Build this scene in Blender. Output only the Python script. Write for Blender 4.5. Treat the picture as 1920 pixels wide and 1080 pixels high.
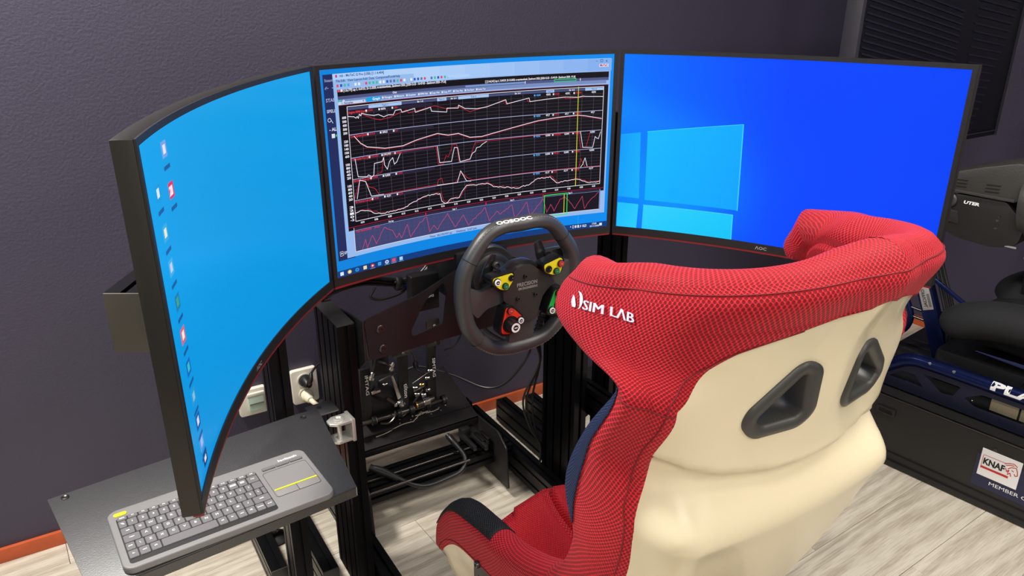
import bpy, bmesh, math, random
from mathutils import Vector, Matrix, Euler
from mathutils.bvhtree import BVHTree
random.seed(7)
PI = math.pi
S = bpy.context.scene
COL = S.collection
for o in list(bpy.data.objects): bpy.data.objects.remove(o)

# ------------------------------------------------------------------ camera
cam = bpy.data.cameras.new('camera'); cam.sensor_width = 36; cam.lens = 1428.0/1920*36; cam.clip_start = .02
co = bpy.data.objects.new('camera', cam); COL.objects.link(co)
co.location = (-.7958, -1.4054, 1.4349)
co.rotation_euler = (PI/2-.37778, 0, -.55162)
S.camera = co
# ------------------------------------------------------------------ world, exposure, lights
w = bpy.data.worlds.new('world'); S.world = w; w.use_nodes = True
w.node_tree.nodes['Background'].inputs[0].default_value = (.9, .95, 1, 1)
w.node_tree.nodes['Background'].inputs[1].default_value = .3
S.view_settings.view_transform = 'Standard'; S.view_settings.look = 'None'
S.view_settings.exposure = 0.0; S.view_settings.gamma = 1
S.view_settings.use_curve_mapping = False
LAMPS = [  # ceiling panels: x, y, size x, size y, watts
    (-1.25, .36, .3, .55, 82), (.6, -1.1, .6, 1.2, 34), (-1.2, -2.7, .6, 1.2, 40), (1.0, -2.9, .6, 1.2, 40)]
LAMP_Z = 2.58
LAMP_COL = (1, .955, .88)
for (x, y, sx, sy, W) in LAMPS:
    l = bpy.data.lights.new('ceiling_light', 'AREA'); l.shape = 'RECTANGLE'; l.size = sx; l.size_y = sy
    l.energy = W; l.color = LAMP_COL
    lo = bpy.data.objects.new('ceiling_light', l); COL.objects.link(lo); lo.location = (x, y, LAMP_Z-.015)

# ------------------------------------------------------------------ materials
def lin(c):
    return tuple((v/255/12.92 if v <= 10.3 else ((v/255+.055)/1.055)**2.4) for v in c)
MATS = {}
def mat(name, rgb, rough=.5, metal=0., spec=.5, bump=None, noise=None, emit=None, coat=0, sheen=0):
    """rgb in sRGB 0..255; bump=(scale, strength, distance); noise=(scale, amount) colour mottling"""
    m = bpy.data.materials.new(name); m.use_nodes = True; nt = m.node_tree; b = nt.nodes['Principled BSDF']
    c = lin(rgb)
    b.inputs['Base Color'].default_value = (*c, 1); b.inputs['Roughness'].default_value = rough
    b.inputs['Metallic'].default_value = metal; b.inputs['Specular IOR Level'].default_value = spec
    b.inputs['Coat Weight'].default_value = coat; b.inputs['Sheen Weight'].default_value = sheen
    if emit:
        b.inputs['Emission Color'].default_value = (*lin(emit[0]), 1); b.inputs['Emission Strength'].default_value = emit[1]
    tc = nt.nodes.new('ShaderNodeTexCoord')
    if bump:
        n = nt.nodes.new('ShaderNodeTexNoise'); n.inputs['Scale'].default_value = bump[0]; n.inputs['Detail'].default_value = 3
        nt.links.new(tc.outputs['Object'], n.inputs['Vector'])
        bp = nt.nodes.new('ShaderNodeBump'); bp.inputs['Strength'].default_value = bump[1]; bp.inputs['Distance'].default_value = bump[2]
        nt.links.new(n.outputs[0], bp.inputs['Height']); nt.links.new(bp.outputs[0], b.inputs['Normal'])
    if noise:
        n = nt.nodes.new('ShaderNodeTexNoise'); n.inputs['Scale'].default_value = noise[0]; n.inputs['Detail'].default_value = 4
        nt.links.new(tc.outputs['Object'], n.inputs['Vector'])
        mx = nt.nodes.new('ShaderNodeMix'); mx.data_type = 'RGBA'
        mx.inputs[6].default_value = (*[v*(1-noise[1]) for v in c], 1); mx.inputs[7].default_value = (*[min(1, v*(1+noise[1])) for v in c], 1)
        nt.links.new(n.outputs[0], mx.inputs[0]); nt.links.new(mx.outputs[2], b.inputs['Base Color'])
    MATS[name] = m
    return m
M = MATS
mat('wall_paint', (62, 58, 78), .5, bump=(140, .35, .003), noise=(3, .06))
mat('skirting', (186, 84, 44), .4, noise=(30, .18), bump=(80, .2, .002))
mat('ceiling_white', (215, 213, 208), .9, bump=(60, .2, .002))
mat('lamp_glow', (255, 255, 255), .5, emit=((255, 248, 238), 2.2))
mat('lamp_frame', (225, 225, 222), .4)
mat('profile', (26, 26, 29), .34, .75, bump=(400, .05, .0005))
mat('slot_black', (8, 8, 9), .6)
mat('cap_black', (44, 43, 43), .42)
mat('cap_brown', (76, 72, 65), .4)
mat('plate_black', (47, 44, 46), .38, .55, bump=(600, .12, .0004))
mat('tray_black', (30, 31, 34), .46, .0, spec=1., bump=(420, .5, .0012), coat=1.)
MATS['tray_black'].node_tree.nodes['Principled BSDF'].inputs['Coat Roughness'].default_value = .42
mat('tray_edge', (190, 190, 188), .3, .8)
mat('plastic_black', (22, 22, 24), .4, bump=(500, .1, .0004))
mat('bezel_black', (30, 29, 30), .42, bump=(700, .1, .0003))
mat('bezel_side', (52, 49, 46), .33, .5, bump=(700, .1, .0003))
mat('trim_red', (140, 42, 48), .3, .3)
mat('steel', (190, 188, 184), .25, 1.)
mat('steel_dark', (96, 92, 90), .3, 1.)
mat('aluminium', (208, 206, 202), .38, .65)
mat('brass', (200, 160, 80), .3, 1.)
mat('screw', (84, 80, 78), .3, .9)
mat('cable_black', (24, 24, 26), .45)
mat('cable_blue', (30, 50, 170), .4)
mat('white_plastic', (233, 228, 216), .35)
mat('cream_plug', (228, 220, 196), .4)
mat('socket_glass', (190, 212, 200), .15)
mat('dirt', (175, 168, 150), .7)
mat('grip', (62, 61, 61), .38, spec=.6, bump=(900, .35, .0006))
mat('hub_black', (54, 52, 50), .42, .3, bump=(900, .1, .0003))
mat('carbon', (30, 30, 32), .25, coat=.6)
mat('pod_black', (16, 16, 18), .35)
mat('pod_yellow', (228, 214, 30), .4)
mat('pod_red', (225, 52, 26), .4)
mat('pod_green', (30, 170, 66), .4)
mat('btn_red', (180, 52, 44), .4)
mat('btn_green', (24, 110, 74), .4)
mat('print_white', (238, 238, 240), .5)
mat('print_grey', (176, 172, 170), .4, .4)
mat('keyboard_body', (122, 121, 122), .5, bump=(700, .15, .0004))
mat('key', (104, 103, 106), .5)
mat('key_well', (34, 33, 36), .5)
mat('pad_grey', (128, 126, 127), .5)
mat('lime', (214, 220, 30), .45)
mat('seam_dark', (52, 51, 54), .5)
mat('shell_cream', (233, 220, 188), .3, coat=.25, spec=.5)
mat('black_fabric', (28, 30, 33), .85, bump=(500, .6, .002))
mat('navy_fabric', (38, 50, 78), .85, bump=(500, .6, .002))
mat('thread', (225, 160, 160), .7)
mat('thread_dark', (120, 14, 26), .8)
mat('bezel_plastic', (62, 61, 59), .45, bump=(700, .1, .0003))
mat('logo_white', (222, 226, 250), .6)
mat('sim_black', (34, 33, 33), .48, .1, bump=(500, .2, .0008))
mat('sim_dark', (20, 20, 24), .45)
mat('sim_blue', (24, 36, 86), .26, .7, noise=(18, .15))
mat('sim_blue_plate', (40, 42, 66), .4, .5)
mat('sim_navy', (28, 38, 82), .6)
mat('sim_cushion', (25, 26, 30), .8, bump=(300, .3, .001), noise=(6, .2))
mat('beige_panel', (176, 166, 140), .5)
mat('motor_grey', (58, 57, 56), .45, bump=(250, .4, .0015))
mat('sticker_white', (236, 234, 236), .4)
mat('sticker_blue', (30, 32, 66), .4)
mat('red_print', (196, 40, 40), .5)
mat('black_print', (20, 18, 20), .5)
mat('tv_glass', (10, 11, 20), .3)
mat('tv_reflection', (26, 27, 42), .35)  # lighter tone for the reflections put on the display glass
mat('tv_frame', (44, 42, 54), .5)

def mk_floor():
    m = bpy.data.materials.new('vinyl_plank'); m.use_nodes = True; nt = m.node_tree; b = nt.nodes['Principled BSDF']
    tc = nt.nodes.new('ShaderNodeTexCoord'); oi = nt.nodes.new('ShaderNodeObjectInfo')
    cmb = nt.nodes.new('ShaderNodeCombineXYZ'); mul = nt.nodes.new('ShaderNodeMath'); mul.operation = 'MULTIPLY'; mul.inputs[1].default_value = 37
    nt.links.new(oi.outputs['Random'], mul.inputs[0]); nt.links.new(mul.outputs[0], cmb.inputs[2]); nt.links.new(mul.outputs[0], cmb.inputs[0])
    add = nt.nodes.new('ShaderNodeVectorMath'); nt.links.new(tc.outputs['Object'], add.inputs[0]); nt.links.new(cmb.outputs[0], add.inputs[1])
    mp = nt.nodes.new('ShaderNodeMapping'); mp.inputs['Scale'].default_value = (2.6, 17, 1); nt.links.new(add.outputs[0], mp.inputs[0])
    n1 = nt.nodes.new('ShaderNodeTexNoise'); n1.inputs['Scale'].default_value = 1.4; n1.inputs['Detail'].default_value = 8; n1.inputs['Roughness'].default_value = .62
    n1.inputs['Distortion'].default_value = 1.2
    nt.links.new(mp.outputs[0], n1.inputs['Vector'])
    mp2 = nt.nodes.new('ShaderNodeMapping'); mp2.inputs['Scale'].default_value = (9, 170, 1); nt.links.new(add.outputs[0], mp2.inputs[0])
    n2 = nt.nodes.new('ShaderNodeTexNoise'); n2.inputs['Scale'].default_value = 1.6; n2.inputs['Detail'].default_value = 4
    nt.links.new(mp2.outputs[0], n2.inputs['Vector'])
    mp3 = nt.nodes.new('ShaderNodeMapping'); mp3.inputs['Scale'].default_value = (1.1, 7, 1); nt.links.new(add.outputs[0], mp3.inputs[0])
    wv = nt.nodes.new('ShaderNodeTexWave'); wv.bands_direction = 'Y'; wv.inputs['Scale'].default_value = 1.1; wv.inputs['Distortion'].default_value = 14
    wv.inputs['Detail'].default_value = 3; wv.inputs['Detail Scale'].default_value = .8
    nt.links.new(mp3.outputs[0], wv.inputs['Vector'])
    cr = nt.nodes.new('ShaderNodeValToRGB'); e = cr.color_ramp.elements
    e[0].position = .34; e[0].color = (*lin((164, 152, 133)), 1); e[1].position = .60; e[1].color = (*lin((205, 196, 180)), 1)
    mixf = nt.nodes.new('ShaderNodeMix'); mixf.inputs[0].default_value = .55
    nt.links.new(n1.outputs[0], mixf.inputs[2]); nt.links.new(n2.outputs[0], mixf.inputs[3])
    mixg = nt.nodes.new('ShaderNodeMix'); mixg.inputs[0].default_value = .14
    nt.links.new(mixf.outputs[0], mixg.inputs[2]); nt.links.new(wv.outputs['Fac'], mixg.inputs[3])
    nt.links.new(mixg.outputs[0], cr.inputs[0])
    hs = nt.nodes.new('ShaderNodeHueSaturation'); hs.inputs['Saturation'].default_value = .9
    mr = nt.nodes.new('ShaderNodeMapRange'); mr.inputs['To Min'].default_value = .92; mr.inputs['To Max'].default_value = 1.05
    nt.links.new(oi.outputs['Random'], mr.inputs['Value']); nt.links.new(mr.outputs[0], hs.inputs['Value'])
    nt.links.new(cr.outputs[0], hs.inputs['Color']); nt.links.new(hs.outputs[0], b.inputs['Base Color'])
    b.inputs['Roughness'].default_value = .42; b.inputs['Specular IOR Level'].default_value = .35
    bp = nt.nodes.new('ShaderNodeBump'); bp.inputs['Strength'].default_value = .25; bp.inputs['Distance'].default_value = .002
    nt.links.new(mixf.outputs[0], bp.inputs['Height']); nt.links.new(bp.outputs[0], b.inputs['Normal'])
    M['floor'] = m
mk_floor()

def mk_mesh_fabric(name, light, dark, a=.0062, hole=.34, sq=1.35):
    """spacer mesh: hexagonally packed holes laid out in the surface UV (metres)"""
    m = bpy.data.materials.new(name); m.use_nodes = True; nt = m.node_tree; b = nt.nodes['Principled BSDF']
    L = nt.links
    tc = nt.nodes.new('ShaderNodeTexCoord')
    outs = []
    for off in (0., .5):
        mp = nt.nodes.new('ShaderNodeVectorMath'); mp.operation = 'MULTIPLY_ADD'
        mp.inputs[1].default_value = (1/a, 1/(a*sq), 0); mp.inputs[2].default_value = (off+400, off+400, 0); L.new(tc.outputs['UV'], mp.inputs[0])
        fr = nt.nodes.new('ShaderNodeVectorMath'); fr.operation = 'FRACTION'; L.new(mp.outputs[0], fr.inputs[0])
        sb = nt.nodes.new('ShaderNodeVectorMath'); sb.operation = 'SUBTRACT'; sb.inputs[1].default_value = (.5, .5, 0); L.new(fr.outputs[0], sb.inputs[0])
        sc = nt.nodes.new('ShaderNodeVectorMath'); sc.operation = 'MULTIPLY'; sc.inputs[1].default_value = (1, sq*.8, 0); L.new(sb.outputs[0], sc.inputs[0])
        ln = nt.nodes.new('ShaderNodeVectorMath'); ln.operation = 'LENGTH'; L.new(sc.outputs[0], ln.inputs[0])
        outs.append(ln.outputs['Value'])
    mn = nt.nodes.new('ShaderNodeMath'); mn.operation = 'MINIMUM'; L.new(outs[0], mn.inputs[0]); L.new(outs[1], mn.inputs[1])
    mr = nt.nodes.new('ShaderNodeMapRange'); mr.interpolation_type = 'SMOOTHSTEP'
    mr.inputs['From Min'].default_value = hole*.6; mr.inputs['From Max'].default_value = hole*1.25
    L.new(mn.outputs[0], mr.inputs['Value'])
    mx = nt.nodes.new('ShaderNodeMix'); mx.data_type = 'RGBA'
    mx.inputs[6].default_value = (*lin(dark), 1); mx.inputs[7].default_value = (*lin(light), 1)
    L.new(mr.outputs[0], mx.inputs[0]); L.new(mx.outputs[2], b.inputs['Base Color'])
    bp = nt.nodes.new('ShaderNodeBump'); bp.inputs['Strength'].default_value = .8; bp.inputs['Distance'].default_value = .0012
    L.new(mr.outputs[0], bp.inputs['Height']); L.new(bp.outputs[0], b.inputs['Normal'])
    b.inputs['Roughness'].default_value = .6; b.inputs['Sheen Weight'].default_value = .10 if light[0] > 150 else .0; b.inputs['Specular IOR Level'].default_value = .3
    b.inputs['Sheen Tint'].default_value = (1, .5, .55, 1)
    M[name] = m
mk_mesh_fabric('red_mesh', (232, 38, 54), (134, 6, 22), a=.0060)
mk_mesh_fabric('red_seat_mesh', (222, 34, 48), (150, 8, 22), a=.0045, hole=.3)
mk_mesh_fabric('black_mesh', (44, 46, 50), (14, 15, 17), a=.005)
mk_mesh_fabric('navy_mesh', (44, 62, 104), (16, 24, 48), a=.006)

def mk_screen(name, rough=.25):
    m = bpy.data.materials.new(name); m.use_nodes = True; nt = m.node_tree; b = nt.nodes['Principled BSDF']
    at = nt.nodes.new('ShaderNodeVertexColor'); at.layer_name = 'Col'
    nt.links.new(at.outputs['Color'], b.inputs['Emission Color']); b.inputs['Emission Strength'].default_value = 1
    b.inputs['Base Color'].default_value = (.004, .004, .005, 1); b.inputs['Roughness'].default_value = rough
    b.inputs['Specular IOR Level'].default_value = .10
    M[name] = m
mk_screen('screen')

# ------------------------------------------------------------------ object helpers
def tag(o, label=None, cat=None, group=None, kind=None):
    if label: o['label'] = label
    if cat: o['category'] = cat
    if group: o['group'] = group
    if kind: o['kind'] = kind
    return o
LOCAL = set()
def thing(name, label, cat, loc=(0, 0, 0), rot=None, group=None):
    """Empty at the base of a thing. Without rot its parts are given in world coordinates."""
    o = bpy.data.objects.new(name, None); COL.objects.link(o); o.empty_display_size = .05
    o.location = loc
    if rot is not None: o.rotation_euler = rot; LOCAL.add(o)
    return tag(o, label, cat, group)
def root_of(o):
    while o.parent: o = o.parent
    return o

class MB:
    def __init__(s): s.v = []; s.f = []
    def add(s, vs, fs):
        n = len(s.v); s.v += [Vector(v) for v in vs]; s.f += [tuple(i+n for i in f) for f in fs]; return s
    def box(s, c, d, R=None):
        c = Vector(c); vs = []
        for x in (-1, 1):
            for y in (-1, 1):
                for z in (-1, 1):
                    q = Vector((x*d[0]/2, y*d[1]/2, z*d[2]/2)); vs.append(c+(R @ q if R else q))
        return s.add(vs, [(0, 1, 3, 2), (4, 6, 7, 5), (0, 4, 5, 1), (2, 3, 7, 6), (0, 2, 6, 4), (1, 5, 7, 3)])
    def prism(s, pts, vec, hole=None):
        """closed polygon (3D points) extruded along vec"""
        vec = Vector(vec); n = len(pts); a = [Vector(p) for p in pts]; b = [p+vec for p in a]
        if hole is None:
            return s.add(a+b, [tuple(range(n))[::-1], tuple(range(n, 2*n))]+[(i, (i+1) % n, n+(i+1) % n, n+i) for i in range(n)])
        return s
    def ring(s, outer, inner, vec):
        vec = Vector(vec); n = len(outer)
        vs = [Vector(p) for p in outer]+[Vector(p) for p in inner]; vs = vs+[p+vec for p in vs]
        f = []
        for i in range(n):
            j = (i+1) % n
            f += [(i, j, n+j, n+i), (2*n+i, 3*n+i, 3*n+j, 2*n+j), (i, 2*n+i, 2*n+j, j), (n+i, n+j, 3*n+j, 3*n+i)]
        return s.add(vs, f)
    def cyl(s, p, q, r, r2=None, n=16, caps=True):
        p = Vector(p); q = Vector(q); d = (q-p).normalized(); a = d.orthogonal().normalized(); b = d.cross(a)
        r2 = r if r2 is None else r2; vs = []
        for k in range(n):
            t = 2*PI*k/n; e = a*math.cos(t)+b*math.sin(t); vs += [p+e*r, q+e*r2]
        f = [(2*k, 2*((k+1) % n), 2*((k+1) % n)+1, 2*k+1) for k in range(n)]
        if caps: f += [tuple(2*k for k in range(n))[::-1], tuple(2*k+1 for k in range(n))]
        return s.add(vs, f)
    def tube(s, pts, r, n=8, closed=False, smooth=True, sub=6, caps=True):
        P = [Vector(p) for p in pts]
        if smooth and len(P) > 2: P = crom(P, sub, closed)
        m = len(P); rr = r if callable(r) else (lambda t: r)
        prev = None; vs = []
        for i in range(m):
            if closed: t = P[(i+1) % m]-P[i-1]
            else: t = P[min(i+1, m-1)]-P[max(i-1, 0)]
            t.normalize()
            if prev is None: a = t.orthogonal().normalized()
            else:
                a = prev-t*prev.dot(t)
                a = a.normalized() if a.length > 1e-6 else t.orthogonal().normalized()
            prev = a; b = t.cross(a); R = rr(i/(m-1))
            for k in range(n):
                w_ = 2*PI*k/n; vs.append(P[i]+(a*math.cos(w_)+b*math.sin(w_))*R)
        f = []
        for i in range(m if closed else m-1):
            i2 = (i+1) % m
            for k in range(n):
                k2 = (k+1) % n; f.append((i*n+k, i*n+k2, i2*n+k2, i2*n+k))
        if caps and not closed: f += [tuple(range(n))[::-1], tuple((m-1)*n+k for k in range(n))]
        return s.add(vs, f)
    def lathe(s, p, d, prof, n=24, arc=None):
        """prof: (distance along d, radius)"""
        p = Vector(p); d = Vector(d).normalized(); a = d.orthogonal().normalized(); b = d.cross(a); vs = []
        for (h, r) in prof:
            for k in range(n):
                t = 2*PI*k/n; vs.append(p+d*h+(a*math.cos(t)+b*math.sin(t))*max(r, 1e-5))
        f = []
        for i in range(len(prof)-1):
            for k in range(n):
                k2 = (k+1) % n; f.append((i*n+k, i*n+k2, (i+1)*n+k2, (i+1)*n+k))
        f += [tuple(range(n))[::-1], tuple((len(prof)-1)*n+k for k in range(n))]
        return s.add(vs, f)
    def data(s, name):
        me = bpy.data.meshes.new(name); me.from_pydata([tuple(v) for v in s.v], [], s.f); me.update(); return me
    def build(s, name, m, parent=None, smooth=False, bevel=0, label=None, kind=None, seg=2):
        vs = s.v
        if parent is not None:
            r = root_of(parent)
            if r not in LOCAL: vs = [v-r.location for v in vs]
        me = bpy.data.meshes.new(name); me.from_pydata([tuple(v) for v in vs], [], s.f)
        bm = bmesh.new(); bm.from_mesh(me); bmesh.ops.recalc_face_normals(bm, faces=bm.faces)
        if bevel: 
            bmesh.ops.remove_doubles(bm, verts=bm.verts, dist=1e-6)
            es = [e for e in bm.edges if len(e.link_faces) == 2 and e.calc_face_angle(0) > .6]
            bmesh.ops.bevel(bm, geom=es, offset=bevel, segments=seg, affect='EDGES', profile=.6, clamp_overlap=True)
        bm.to_mesh(me); bm.free(); me.update()
        me.materials.append(M[m] if isinstance(m, str) else m)
        if smooth or bevel:
            me.shade_smooth()
            me.set_sharp_from_angle(angle=.7 if not bevel else .9)
        o = bpy.data.objects.new(name, me); COL.objects.link(o)
        if parent is not None: o.parent = parent
        if label: o['label'] = label
        if kind: o['kind'] = kind
        return o
def crom(P, sub, closed=False):
    out = []; m = len(P); rng = range(m) if closed else range(m-1)
    for i in rng:
        if closed: p0, p1, p2, p3 = P[i-1], P[i], P[(i+1) % m], P[(i+2) % m]
        else: p0, p1, p2, p3 = P[max(i-1, 0)], P[i], P[i+1], P[min(i+2, m-1)]
        for k in range(sub):
            t = k/sub; out.append(.5*((2*p1)+(p2-p0)*t+(2*p0-5*p1+4*p2-p3)*t*t+(3*p1-p0-3*p2+p3)*t**3))
    if not closed: out.append(P[-1])
    return out
def rrect(w, h, r, n=5):
    pts = []
    for (cx, cy, a0) in ((w/2-r, h/2-r, 0), (-w/2+r, h/2-r, 90), (-w/2+r, -h/2+r, 180), (w/2-r, -h/2+r, 270)):
        for k in range(n+1):
            a = math.radians(a0+90*k/n); pts.append((cx+r*math.cos(a), cy+r*math.sin(a)))
    return pts
def rpoly(P, r, n=5):
    """round the corners of a 2D polygon"""
    out = []; m = len(P)
    rs = r if isinstance(r, (list, tuple)) else [r]*m
    for i in range(m):
        p = Vector(P[i]); a = Vector(P[i-1]); b = Vector(P[(i+1) % m]); rr = rs[i]
        da = (a-p).normalized(); db = (b-p).normalized()
        L1 = min(rr, (a-p).length*.45, (b-p).length*.45)
        p1 = p+da*L1; p2 = p+db*L1
        for k in range(n+1):
            t = k/n; out.append(tuple((1-t)**2*p1+2*t*(1-t)*p+t*t*p2))
    return out
def xz(P, y): return [(x, y, z) for x, z in P]
def yz(P, x): return [(x, y, z) for y, z in P]
def xy(P, z): return [(x, y, z) for x, y in P]

_tcache = {}
def text2d(s, size=1., bold=0.):
    """triangulated outline of a string, centred, cap height ~= .7*size"""
    k = (s, bold)
    if k not in _tcache:
        cu = bpy.data.curves.new('t', 'FONT'); cu.body = s; cu.align_x = 'CENTER'; cu.align_y = 'CENTER'; cu.offset = bold; cu.resolution_u = 2
        ob = bpy.data.objects.new('t', cu); COL.objects.link(ob)
        dg = bpy.context.evaluated_depsgraph_get(); me = bpy.data.meshes.new_from_object(ob.evaluated_get(dg))
        _tcache[k] = ([(v.co.x, v.co.y) for v in me.vertices], [tuple(p.vertices) for p in me.polygons])
        bpy.data.objects.remove(ob); bpy.data.curves.remove(cu); bpy.data.meshes.remove(me)
    v, f = _tcache[k]
    return [(a*size, b*size) for a, b in v], f
def text_width(s, bold=0.):
    v, f = text2d(s, 1, bold); xs = [a for a, b in v]; return (max(xs)-min(xs)) if xs else 1
def text_on(mb, s, c, ex, ey, width=None, height=None, bold=0., fn=None, slant=0):
    """lay a string centred at c along ex / ey; width and cap height given in metres"""
    v, f = text2d(s, 1, bold); xs = [a for a, b in v]; ys = [b for a, b in v]
    w0 = max(xs)-min(xs); h0 = max(ys)-min(ys); cx = (max(xs)+min(xs))/2; cy = (max(ys)+min(ys))/2
    sx = width/w0 if width else height/h0; sy = height/h0 if height else sx
    c = Vector(c); ex = Vector(ex).normalized(); ey = Vector(ey).normalized()
    pts = [c+ex*((a-cx)*sx+slant*(b-cy)*sy)+ey*((b-cy)*sy) for a, b in v]
    if fn: pts = [fn(q) for q in pts]
    mb.add(pts, f)

def profile_outline(w, h, slot=.008, depth=.009, cell=.04):
    """cross-section of slotted aluminium profile"""
    pts = []
    def side(p0, d, nrm, L):
        k = max(1, round(L/cell)); c = L/k
        p0 = Vector(p0); d = Vector(d); nrm = Vector(nrm); pts.append(p0.copy())
        for i in range(k):
            m = p0+d*(c*(i+.5))
            pts.extend([m-d*slot/2, m-d*slot/2-nrm*depth, m+d*slot/2-nrm*depth, m+d*slot/2])
    side((-w/2, -h/2), (1, 0), (0, -1), w); side((w/2, -h/2), (0, 1), (1, 0), h)
    side((w/2, h/2), (-1, 0), (0, 1), w); side((-w/2, h/2), (0, -1), (-1, 0), h)
    return pts
def extrusion(name, p0, p1, w, h, side, parent, caps=True, label=None, m='profile'):
    """slotted profile from p0 to p1; w runs along side, h across it"""
    p0 = Vector(p0); p1 = Vector(p1); d = (p1-p0).normalized(); sd = Vector(side); sd = (sd-d*sd.dot(d)).normalized(); up = d.cross(sd)
    pts = [p0+sd*a+up*b for a, b in profile_outline(w, h)]
    o = MB().prism(pts, p1-p0).build(name, m, parent, bevel=0, label=label)
    if caps:
        R = Matrix((sd, up, d)).transposed()
        for p, sgn in ((p0, -1), (p1, 1)):
            MB().box(p+d*sgn*.002, (w, h, .004), R).build('end_cap', 'cap_black', o, bevel=.0012)
    return o
def bolt(parent, p, d, r=.007, h=.004, m='screw', name='bolt'):
    p = Vector(p); d = Vector(d).normalized()
    mb = MB().lathe(p, d, [(0, r), (h*.7, r), (h, r*.8), (h, r*.45), (h*.4, r*.4)], n=14)
    return mb.build(name, m, parent, smooth=True)
def struct(o): o['kind'] = 'structure'; return o

# ================================================================== the room
WY, WX = .70, 2.44
X0, Y0, ZC = -3.0, -4.2, 2.62
fl = struct(MB().box(((X0+WX)/2, (Y0+WY)/2, -.03), (WX-X0+.2, WY-Y0+.2, .05)).build('floor', 'seam_dark'))
def planks():
    a = math.radians(3.2); ca, sa = math.cos(a), math.sin(a)
    L, Wd, g = 1.22, .184, .0012
    me = MB().box((0, 0, -.0025), (L-g, Wd-g, .005)).data('plank')
    bm = bmesh.new(); bm.from_mesh(me); bmesh.ops.bevel(bm, geom=[e for e in bm.edges], offset=.0008, segments=1, affect='EDGES'); bm.to_mesh(me); bm.free()
    me.materials.append(M['floor'])
    for j in range(-14, 9):
        for i in range(-4, 5):
            u = i*L+((j*.437) % 1)*L; v = j*Wd
            x = u*ca-v*sa; y = u*sa+v*ca
            if x < -2.0 or x > WX+.60 or y > WY+.12 or y < -1.9: continue
            o = bpy.data.objects.new('plank', me); COL.objects.link(o); o.parent = fl; o.location = (x, y, 0); o.rotation_euler = (0, 0, a)
planks()
struct(MB().box(((X0+WX)/2, WY+.06, ZC/2), (WX-X0+.3, .12, ZC+.1)).build('wall_back', 'wall_paint'))
struct(MB().box((WX+.06, (Y0+WY)/2, ZC/2), (.12, WY-Y0, ZC+.1)).build('wall_right', 'wall_paint'))
struct(MB().box((X0-.06, (Y0+WY)/2, ZC/2), (.12, WY-Y0, ZC+.1)).build('wall_left', 'ceiling_white'))
struct(MB().box(((X0+WX)/2, Y0-.06, ZC/2), (WX-X0+.3, .12, ZC+.1)).build('wall_front', 'ceiling_white'))
struct(MB().box(((X0+WX)/2, (Y0+WY)/2, ZC+.05), (WX-X0+.2, WY-Y0+.2, .1)).build('ceiling', 'ceiling_white'))
struct(MB().box(((X0+WX)/2, WY-.006, .021), (WX-X0, .012, .042)).build('baseboard_back', 'skirting', bevel=.002))
b_ = struct(MB().box((WX-.006, (Y0+WY)/2, .021), (.012, WY-Y0-.02, .042)).build('baseboard_right', 'skirting', bevel=.002))
for (x, y, sx, sy, W) in LAMPS:
    t = thing('ceiling_lamp', {-1.25: 'ceiling panel lamp nearest the left end of the back wall', .6: 'ceiling panel lamp above the red and cream racing seat',
              -1.2: 'ceiling panel lamp behind the camera on the left', 1.0: 'ceiling panel lamp behind the camera on the right'}[x], 'ceiling light', (x, y, ZC))
    o_, i_ = rrect(sx+.04, sy+.04, .01, 2), rrect(sx, sy, .005, 2)
    MB().ring([(x+a, y+b, ZC-.03) for a, b in o_], [(x+a, y+b, ZC-.03) for a, b in i_], (0, 0, .03)).build('frame', 'lamp_frame', t)
    MB().box((x, y, ZC-.006), (sx, sy, .008)).build('diffuser', 'lamp_glow', t)

# ================================================================== curved monitors
RAD, HW = 1.5, .355
CY = -math.sqrt(RAD*RAD-HW*HW)
ZB = .87
def cyl_pt(u, v, d=0.):
    """point of the curved screen: u across, v up, d towards the viewer (-y); y=0 at the side edges"""
    r = RAD-d; th = u/RAD
    return Vector((r*math.sin(th), CY+r*math.cos(th), v))
def curved_slab(mb, u0, u1, v0, v1, d0, d1, n=36):
    vs = []; f = []
    for i in range(n+1):
        u = u0+(u1-u0)*i/n
        vs += [cyl_pt(u, v0, d0), cyl_pt(u, v0, d1), cyl_pt(u, v1, d1), cyl_pt(u, v1, d0)]
    for i in range(n):
        a = i*4; b = a+4
        for k in range(4): f.append((a+k, a+(k+1) % 4, b+(k+1) % 4, b+k))
    f += [(0, 1, 2, 3), (n*4+3, n*4+2, n*4+1, n*4)]
    mb.add(vs, f); return mb
def lerp(a, b, t): return a+(b-a)*t
def lerpc(a, b, t): return tuple(a[i]+(b[i]-a[i])*t for i in range(3))
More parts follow.
